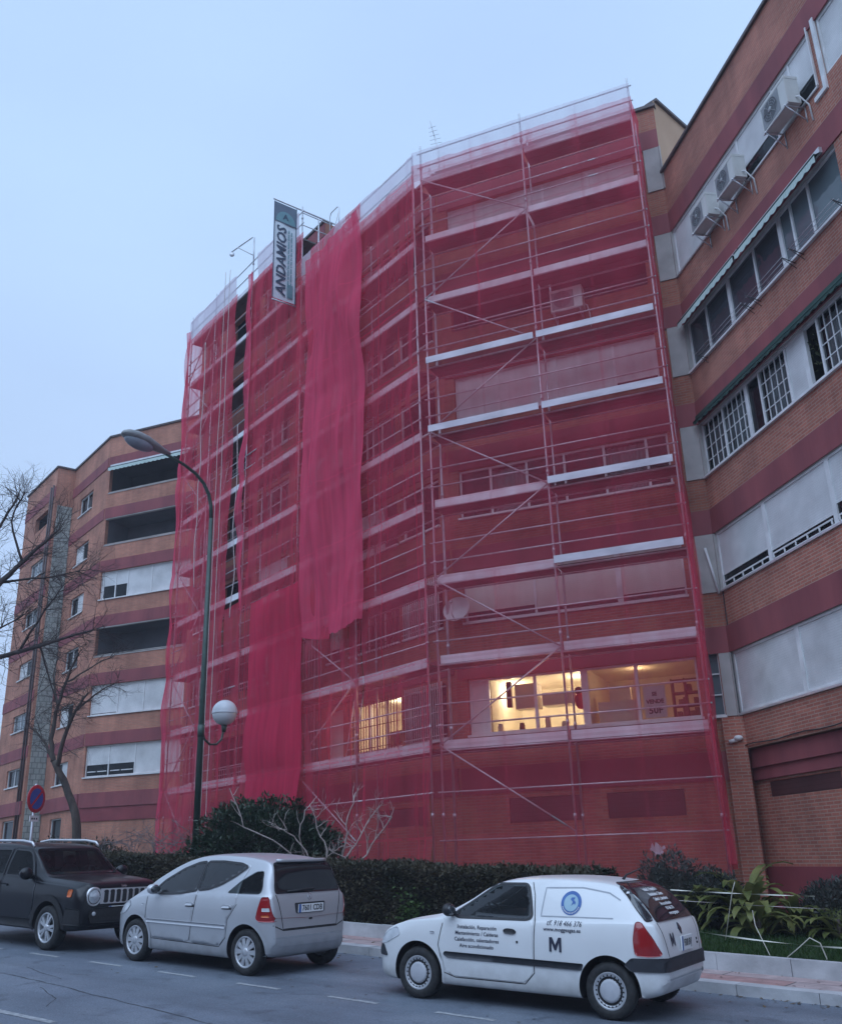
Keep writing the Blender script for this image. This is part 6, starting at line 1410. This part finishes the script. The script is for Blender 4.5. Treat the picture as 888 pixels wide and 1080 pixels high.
for v_ in 'LR':
    d1 = sv.patch('door', v_, [(.97, .92), (.96, .60), (.80, .37), (.0, .35), (-.06, .42), (-.13, 1.05), (-.16, 1.47), (.24, 1.44), (.62, 1.30), (.92, 1.12)], 'paint_silver', .004, fr=.05, hole=SW1)
    d2 = sv.patch('door', v_, [(-.16, 1.47), (-.13, 1.05), (-.06, .42), (-.1, .35), (-.70, .35), (-.80, .46), (-.83, .70), (-.99, .92), (-1.0, 1.22), (-1.08, 1.43), (-.7, 1.48)], 'paint_silver', .004, fr=.05, hole=SW2)
    sv.ribbon('door_gap', v_, [(.985, .93), (.975, .59), (.81, .355), (-.69, .335), (-.82, .46), (-.85, .70), (-1.01, .91)], .009, 'seam', .002); sv.ribbon('door_gap', v_, [(-.055, .38), (-.125, .80), (-.145, 1.04)], .009, 'seam', .0065)
    sv.patch('door_window', v_, [(.90, .985), (.70, 1.16), (.36, 1.335), (.05, 1.43), (-.13, 1.452), (-.11, 1.055), (.2, 1.01), (.5, .99)], 'car_clear', .010, d1, fr=.04)
    sv.patch('door_window', v_, [(-.165, 1.453), (-.5, 1.462), (-.88, 1.44), (-1.03, 1.40), (-.86, 1.285), (-.62, 1.165), (-.38, 1.09), (-.145, 1.06)], 'car_clear', .010, d2, fr=.04)
    for q_ in (SW1, SW2): sv.ribbon('window_seal', v_, q_, .03, 'black', .0135, True, d1 if q_ is SW1 else d2, .04)
    sv.patch('quarter_window', v_, [(-.76, 1.045), (-1.40, 1.055), (-1.43, 1.12), (-1.36, 1.36), (-1.22, 1.345), (-.98, 1.215)], 'car_clear', .009, fr=.05)
    for dd, x in ((d1, .06), (d2, -.73)): sv.patch('handle', v_, [(x, .845), (x-.17, .85), (x-.17, .885), (x-.02, .89)], 'paint_silver', .03, dd, .04, fr=.02); sv.ribbon('handle', v_, [(x+.01, .84), (x-.19, .843)], .02, 'seam', .008, parent=dd)
    sv.patch('side_moulding', v_, [(.93, .575), (-.82, .58), (-.82, .63), (.93, .625)], 'paint_silver', .018, step=.08, fr=.012)
    sv.arch_lip('paint_silver', .05, v_, .010)
    sv.patch('tail_light', v_, [(-1.46, 1.02), (-1.58, 1.015), (-1.665, .70), (-1.46, .70), (-1.40, .74)], 'red_lens', .010, fr=.03, step=.03)
    sv.patch('headlight', v_, [(1.36, .80), (1.42, .86), (1.62, .78), (1.74, .68), (1.70, .63), (1.50, .68)], 'clear_lens', .008, fr=.04, step=.04)
    sv.patch('indicator', v_, [(1.04, .80), (1.09, .80), (1.09, .825), (1.04, .825)], 'clear_lens', .007)
    for z0, z1, m_ in ((.835, .88, 'clear_lens'), (.76, .79, 'orange_lens')): sv.patch('reversing_light', v_, [(-1.50, z0), (-1.61, z0), (-1.60, z1), (-1.50, z1)], m_, .014, fr=.01, step=.03)
sv.patch('windscreen', 'F', [(-.68, 1.10), (.68, 1.10), (.54, 1.48), (-.54, 1.48)], 'car_clear', .005, fr=.08, step=.06)
sv.patch('rear_window', 'B', [(-.68, 1.06), (.68, 1.06), (.66, 1.16), (.585, 1.44), (.54, 1.465), (-.54, 1.465), (-.585, 1.44), (-.66, 1.16)], 'car_tint', .012, fr=.05, step=.04)
sv.ribbon('tailgate_gap', 'B', [(-.67, 1.05), (-.60, .80), (-.555, .60), (.555, .60), (.60, .80), (.67, 1.05)], .014, 'seam', .002)
sv.ribbon('bumper_gap', 'B', [(-.74, .655), (-.55, .585), (.55, .585), (.74, .655)], .014, 'seam', .003); sv.ribbon('bumper_crease_shade', 'B', [(-.72, .49), (.72, .49)], .02, 'seam_soft', .004)
mb = MB(); P = [sv.hit('B', y, 1.475, 0) + V((-.03-.03*cos(y*2.2), 0, .02)) for y in frange(-.62, .62, 12)]; mb.tube(P, .024, 8); obj('roof_spoiler', mb, M['paint_silver'], sv.root)
sv.patch('plate_recess', 'B', [(-.30, .79), (.30, .79), (.32, .93), (-.32, .93)], 'trim', .003, fr=.03); sv.plate('B', 0, .855, '7601 CDB'); sv.patch('lock', 'B', [(-.03, .70), (.03, .70), (.03, .725), (-.03, .725)], 'black', .012, fr=.01)
c = sv.hit('B', 0, 1.0, .01); mb = MB(); T = Matrix.Translation(c) @ Matrix.Rotation(radians(-90), 4, 'Y'); mb.lathe([(.034, 0), (.04, .006), (.046, 0)], 24, T)
for i in range(3): a = pi/2+2*pi*i/3; mb.tube([T @ V((0, 0, .004)), T @ V((.036*sin(a+pi/2+pi), .036*cos(a+pi/2+pi), .004))], [.006, .003], 5)
obj('badge', mb, M['chrome'], sv.root)
sv.mirror('L', .72, 1.0, 'paint_silver', (.08, .11, .075)); sv.mirror('R', .72, 1.0, 'paint_silver', (.08, .11, .075)); sv.wheels(.185, .205, 'ten')
mb = MB(); mb.tube([sv.hit('B', .45, 1.08, .02), sv.hit('B', -.1, 1.10, .02)], .012, 5); obj('wiper', mb, M['black'], sv.root)

# ------------------------------------------------------------------ black boxy SUV
X = [-2.11, -2.09, -2.02, -1.8, -1.2, 0, 1.2, 1.7, 1.95, 2.05, 2.10, 2.115]
suv = dict(
    zt=([-2.11, -2.10, -2.07, -2.02, -1.93, -1.80, -1.5, -.8, -.1, .2, .36, .6, .86, 1.02, 1.4, 1.8, 1.95, 2.04, 2.09, 2.115], [.75, .95, 1.15, 1.35, 1.53, 1.60, 1.635, 1.655, 1.64, 1.61, 1.55, 1.38, 1.19, 1.13, 1.11, 1.085, 1.07, 1.05, 1.01, .94]),
    zb=([-2.11, -2.0, -1.7, -1.0, 1.0, 1.7, 2.0, 2.115], [.45, .36, .32, .28, .28, .3, .34, .40]),
    w=(X, [.70, .76, .83, .875, .895, .895, .895, .885, .865, .84, .80, .76]),
    wr=([-2.11, -1.9, -1.5, 0, .36, .7, 1.0, 1.5, 2.0, 2.115], [.66, .68, .68, .68, .68, .72, .78, .76, .68, .6]),
    belt=([-2.11, -1.8, -1., .6, 1., 1.6, 1.95, 2.115], [1.12, 1.13, 1.10, 1.06, 1.03, 1.0, .96, .84]),
    tuck=([-3, 3], [.46, .46]), mid=([-3, 3], [.72, .72]), rail=([-2.11, -1.8, -1.5, .2, .8, 1.2, 3], [.86, .9, .9, .9, .82, .74, .74]))
jp = Car('parked_car', 'black boxy SUV with a slotted bright grille, half cut off by the left edge', 'paint_black', suv, (1.285, -1.285), .345, 15.52+1.285, 9.87+.88, -1, 0, .90, .415)
JW1 = [(.70, 1.105), (.36, 1.48), (.26, 1.53), (-.17, 1.545), (-.19, 1.12)]; JW2 = [(-.27, 1.545), (-.98, 1.535), (-1.02, 1.15), (-.28, 1.12)]
jp.cabin([JW1, JW2], [(-.66, 1.17), (.66, 1.17), (.58, 1.53), (-.58, 1.53)], (-1.9, 2.6), ((-.1, .38), (-.95, .38)), (.42, .38), 1.05)
for v_ in 'LR':
    d1 = jp.patch('door', v_, [(.82, 1.03), (.84, .70), (.78, .44), (-.16, .44), (-.20, .60), (-.22, 1.10), (-.20, 1.575), (.26, 1.555), (.42, 1.46)], 'paint_black', .005, fr=.05, hole=JW1)
    d2 = jp.patch('door', v_, [(-.24, 1.575), (-.26, 1.10), (-.24, .60), (-.22, .44), (-.78, .44), (-.88, .62), (-1.02, .80), (-1.10, 1.08), (-1.08, 1.56)], 'paint_black', .005, fr=.05, hole=JW2)
    jp.patch('door_window', v_, [(.70, 1.105), (.36, 1.48), (.26, 1.53), (-.17, 1.545), (-.19, 1.12)], 'car_clear', .011, d1, fr=.05); jp.patch('door_window', v_, [(-.27, 1.545), (-.98, 1.535), (-1.02, 1.15), (-.28, 1.12)], 'car_clear', .011, d2, fr=.05)
    for q_ in (JW1, JW2): jp.ribbon('window_seal', v_, q_, .03, 'black', .0135, True, d1 if q_ is JW1 else d2, .05)
    jp.patch('quarter_window', v_, [(-1.18, 1.17), (-1.16, 1.53), (-1.66, 1.50), (-1.78, 1.20)], 'car_glass', .008, fr=.05)
    for dd, x in ((d1, -.02), (d2, -.86)): jp.patch('handle', v_, [(x, .95), (x-.17, .95), (x-.17, .985), (x, .985)], 'paint_black', .03, dd, .04, fr=.02)
    jp.arch_lip('cladding', .10, v_, .014); jp.patch('sill_cladding', v_, [(.84, .33), (-.84, .33), (-.84, .46), (.84, .46)], 'cladding', .014, step=.1, fr=.02)
    jp.patch('marker_light', v_, [(1.80, .84), (1.90, .84), (1.90, .955), (1.80, .955)], 'orange_lens', .012, fr=.02, step=.04)
    mb = MB(); sg = 1 if v_ == 'L' else -1; mb.tube([(.30, sg*.66, 1.60), (.22, sg*.655, 1.665), (-.1, sg*.65, 1.695), (-1.3, sg*.65, 1.685), (-1.62, sg*.655, 1.645), (-1.70, sg*.66, 1.58)], .024, 8); obj('roof_rail', mb, M['alu'], jp.root)
    jp.patch('tail_light', v_, [(-1.97, .92), (-2.08, .92), (-2.04, 1.12), (-1.95, 1.12)], 'red_lens', .01, step=.04)
jp.patch('windscreen', 'F', [(-.70, 1.15), (.70, 1.15), (.63, 1.53), (.55, 1.565), (-.55, 1.565), (-.63, 1.53)], 'car_clear', .005, fr=.06, step=.06)
jp.patch('rear_window', 'B', [(-.62, 1.16), (.62, 1.16), (.55, 1.50), (-.55, 1.50)], 'car_glass', .008, fr=.06)
jp.ribbon('bonnet_gap', 'T', [(.98, -.74), (1.5, -.72), (1.95, -.62)], .014, 'seam', .002); jp.ribbon('bonnet_gap', 'T', [(.98, .74), (1.5, .72), (1.95, .62)], .014, 'seam', .002)
jp.ribbon('bonnet_crease', 'T', [(1.05, .36), (1.9, .30)], .05, 'paint_black', .014); jp.ribbon('bonnet_crease', 'T', [(1.05, -.36), (1.9, -.30)], .05, 'paint_black', .014)
gx = max(jp.hit('F', y, z, 0).x for y in (-.3, 0, .3) for z in (.75, .85)) 
mb = MB(); mb.box(WORLD, gx-.09, gx+.012, -.46, .46, .73, .965); g = obj('grille_panel', mb, M['alu'], jp.root)
for i in range(7):
    y = -.36+.12*i; mb = MB(); mb.add([(gx+.015, y+a, z) for a, z in fillet([(-.037, .755), (.037, .755), (.037, .94), (-.037, .94)], .03)], [tuple(range(24))]); mb.tube([(gx+.016, y+a, z) for a, z in fillet([(-.04, .752), (.04, .752), (.04, .943), (-.04, .943)], .03)], .006, 4); obj('grille_slot', mb, [M['black'], M['black']], g)
for sg in (-1, 1):
    T = Matrix.Translation((gx-.035, sg*.575, .845)) @ Matrix.Rotation(radians(90), 4, 'Y') @ Matrix.Rotation(0, 4, 'Z')
    mb = MB(); mb.lathe([(.15, -.10), (.15, .03), (.132, .048), (.112, .03)], 32, T); hl = obj('headlight', mb, M['alu'], jp.root)
    mb = MB(); mb.lathe([(.112, .03), (.07, .055), (0, .066)], 28, T); obj('lens', mb, M['clear_lens'], hl)
    mb = MB(); mb.lathe([(.055, .066), (.045, .076), (0, .08)], 20, T); mb.box(WORLD, gx+.03, gx+.045, sg*.575-.1, sg*.575+.1, .84, .85); obj('lamp_bulb', mb, M['hub_grey'], hl)
    jp.patch('fog_light', 'F', [(sg*.56-.07, .55), (sg*.56+.07, .55), (sg*.56+.07, .62), (sg*.56-.07, .62)], 'black', .014, fr=.02)
    p = jp.hit('F', sg*.57, .585, .02); mb = MB(); mb.lathe([(.035, 0), (.03, .012), (0, .014)], 18, Matrix.Translation(p) @ Matrix.Rotation(radians(90), 4, 'Y')); obj('fog_lamp', mb, M['clear_lens'], jp.root)
jp.patch('front_bumper', 'F', [(-.62, .44), (.62, .44), (.66, .56), (.62, .68), (-.62, .68), (-.66, .56)], 'cladding', .022, fr=.05)
for v_ in 'LR': jp.patch('front_bumper', v_, [(1.72, .42), (2.09, .42), (2.09, .66), (1.80, .68)], 'cladding', .016, fr=.03, step=.04)
jp.ribbon('bumper_slot', 'F', [(-.45, .50), (.45, .50)], .05, 'black', .026)
jp.plate('F', -.02, .635, '4810 LKS'); jp.text('lettering', 'F', 'Jeep', 0, 1.0, .06, 'chrome', .008, .001)
jp.mirror('R', .66, 1.12, 'paint_black', (.09, .12, .10)); jp.mirror('L', .66, 1.12, 'paint_black', (.09, .12, .10)); jp.wheels(.215, .235, 'five')
HAZE = .0011
# ================================================================== CAMERA, LIGHT, SKY
cam = bpy.data.cameras.new('Camera'); co = bpy.data.objects.new('Camera', cam); COL.objects.link(co)
th, ro = radians(19.9), radians(1.77)
Fv = V((0, cos(th), sin(th))); R0 = V((1, 0, 0)); U0 = V((0, -sin(th), cos(th)))
Rv = R0*cos(ro) - U0*sin(ro); Uv = U0*cos(ro) + R0*sin(ro)
co.matrix_world = Matrix(((Rv.x, Uv.x, -Fv.x, 0), (Rv.y, Uv.y, -Fv.y, 0), (Rv.z, Uv.z, -Fv.z, 1.6), (0, 0, 0, 1)))
cam.sensor_fit = 'HORIZONTAL'; cam.sensor_width = 36; cam.lens = 36*1009/888; cam.clip_end = 3000; cam.clip_start = .1
sc.camera = co
SUN_EL, SUN_AZ = 58., 205.        # a bright veiled patch of the overcast behind the camera
su = bpy.data.lights.new('overcast_sun', 'SUN'); su.energy = 1.35; su.angle = radians(60); su.color = (.60, .76, 1)
so = bpy.data.objects.new('overcast_sun', su); COL.objects.link(so)
d = V((sin(radians(SUN_AZ))*cos(radians(SUN_EL)), cos(radians(SUN_AZ))*cos(radians(SUN_EL)), sin(radians(SUN_EL))))
so.rotation_euler = d.to_track_quat('Z', 'Y').to_euler(); so.location = (0, -30, 40)
w = bpy.data.worlds.new('World'); sc.world = w; w.use_nodes = True; N, L = w.node_tree.nodes, w.node_tree.links; bg = N['Background']
sky = N.new('ShaderNodeTexSky'); sky.sky_type = 'NISHITA'; sky.sun_disc = False; sky.sun_elevation = radians(SUN_EL); sky.sun_rotation = radians(SUN_AZ); sky.dust_density = 2; sky.air_density = 1.2
tc = N.new('ShaderNodeTexCoord'); mp = N.new('ShaderNodeMapping'); mp.inputs['Scale'].default_value = (1, 1, 2.2); L.new(tc.outputs['Generated'], mp.inputs['Vector'])
n = N.new('ShaderNodeTexNoise'); n.inputs['Scale'].default_value = 1.6; n.inputs['Detail'].default_value = 5; n.inputs['Roughness'].default_value = .45; L.new(mp.outputs['Vector'], n.inputs['Vector'])
# the cloud sheet: blue-grey near the horizon, paler high up, soft uneven patches
sx = N.new('ShaderNodeSeparateXYZ'); L.new(tc.outputs['Generated'], sx.inputs[0])
gr = N.new('ShaderNodeValToRGB'); e = gr.color_ramp.elements; e[0].position = 0; e[0].color = (4.9, 6.3, 9.0, 1); e[1].position = .62; e[1].color = (4.95, 6.95, 10.2, 1); L.new(sx.outputs['Z'], gr.inputs['Fac'])
mr = N.new('ShaderNodeMapRange'); mr.inputs['From Min'].default_value = .3; mr.inputs['From Max'].default_value = .7; mr.inputs['To Min'].default_value = .92; mr.inputs['To Max'].default_value = 1.07; L.new(n.outputs['Fac'], mr.inputs['Value'])
mu = N.new('ShaderNodeMix'); mu.data_type = 'RGBA'; mu.blend_type = 'MULTIPLY'; mu.inputs['Factor'].default_value = 1; L.new(gr.outputs['Color'], mu.inputs['A']); L.new(mr.outputs['Result'], mu.inputs['B'])
gx_ = N.new('ShaderNodeMapRange'); gx_.inputs['From Min'].default_value = -.6; gx_.inputs['From Max'].default_value = .5; gx_.inputs['To Min'].default_value = .97; gx_.inputs['To Max'].default_value = 1.07; L.new(sx.outputs['X'], gx_.inputs['Value'])
mg = N.new('ShaderNodeMix'); mg.data_type = 'RGBA'; mg.blend_type = 'MULTIPLY'; mg.inputs['Factor'].default_value = 1; L.new(mu.outputs['Result'], mg.inputs['A']); L.new(gx_.outputs['Result'], mg.inputs['B']); mu = mg
mx = N.new('ShaderNodeMix'); mx.data_type = 'RGBA'; mx.inputs['Factor'].default_value = .92; L.new(sky.outputs['Color'], mx.inputs['A']); L.new(mu.outputs['Result'], mx.inputs['B'])
L.new(mx.outputs['Result'], bg.inputs['Color']); bg.inputs['Strength'].default_value = .09
sc.view_settings.view_transform = 'Standard'; sc.view_settings.look = 'None'; sc.view_settings.exposure = .28; sc.view_settings.gamma = 1
sc.cycles.use_denoising = True; sc.cycles.max_bounces = 8; sc.cycles.transparent_max_bounces = 24; sc.cycles.diffuse_bounces = 4

# damp evening air: far things lift towards the sky colour
hm = bpy.data.materials.new('evening_haze'); hm.use_nodes = True; HN, HL = hm.node_tree.nodes, hm.node_tree.links
HN.remove(HN['Principled BSDF']); pv = HN.new('ShaderNodeVolumePrincipled'); pv.inputs['Color'].default_value = (.86, .91, 1, 1); pv.inputs['Density'].default_value = HAZE; pv.inputs['Anisotropy'].default_value = .1
HL.new(pv.outputs['Volume'], HN['Material Output'].inputs['Volume'])
mb = MB(); mb.box(WORLD, -950, 950, -950, 950, -65, 32); hz = obj('haze', mb, hm, origin=(0, 0, 0)); tag(hz, kind='stuff')
sc.cycles.volume_bounces = 1; sc.cycles.volume_max_steps = 64
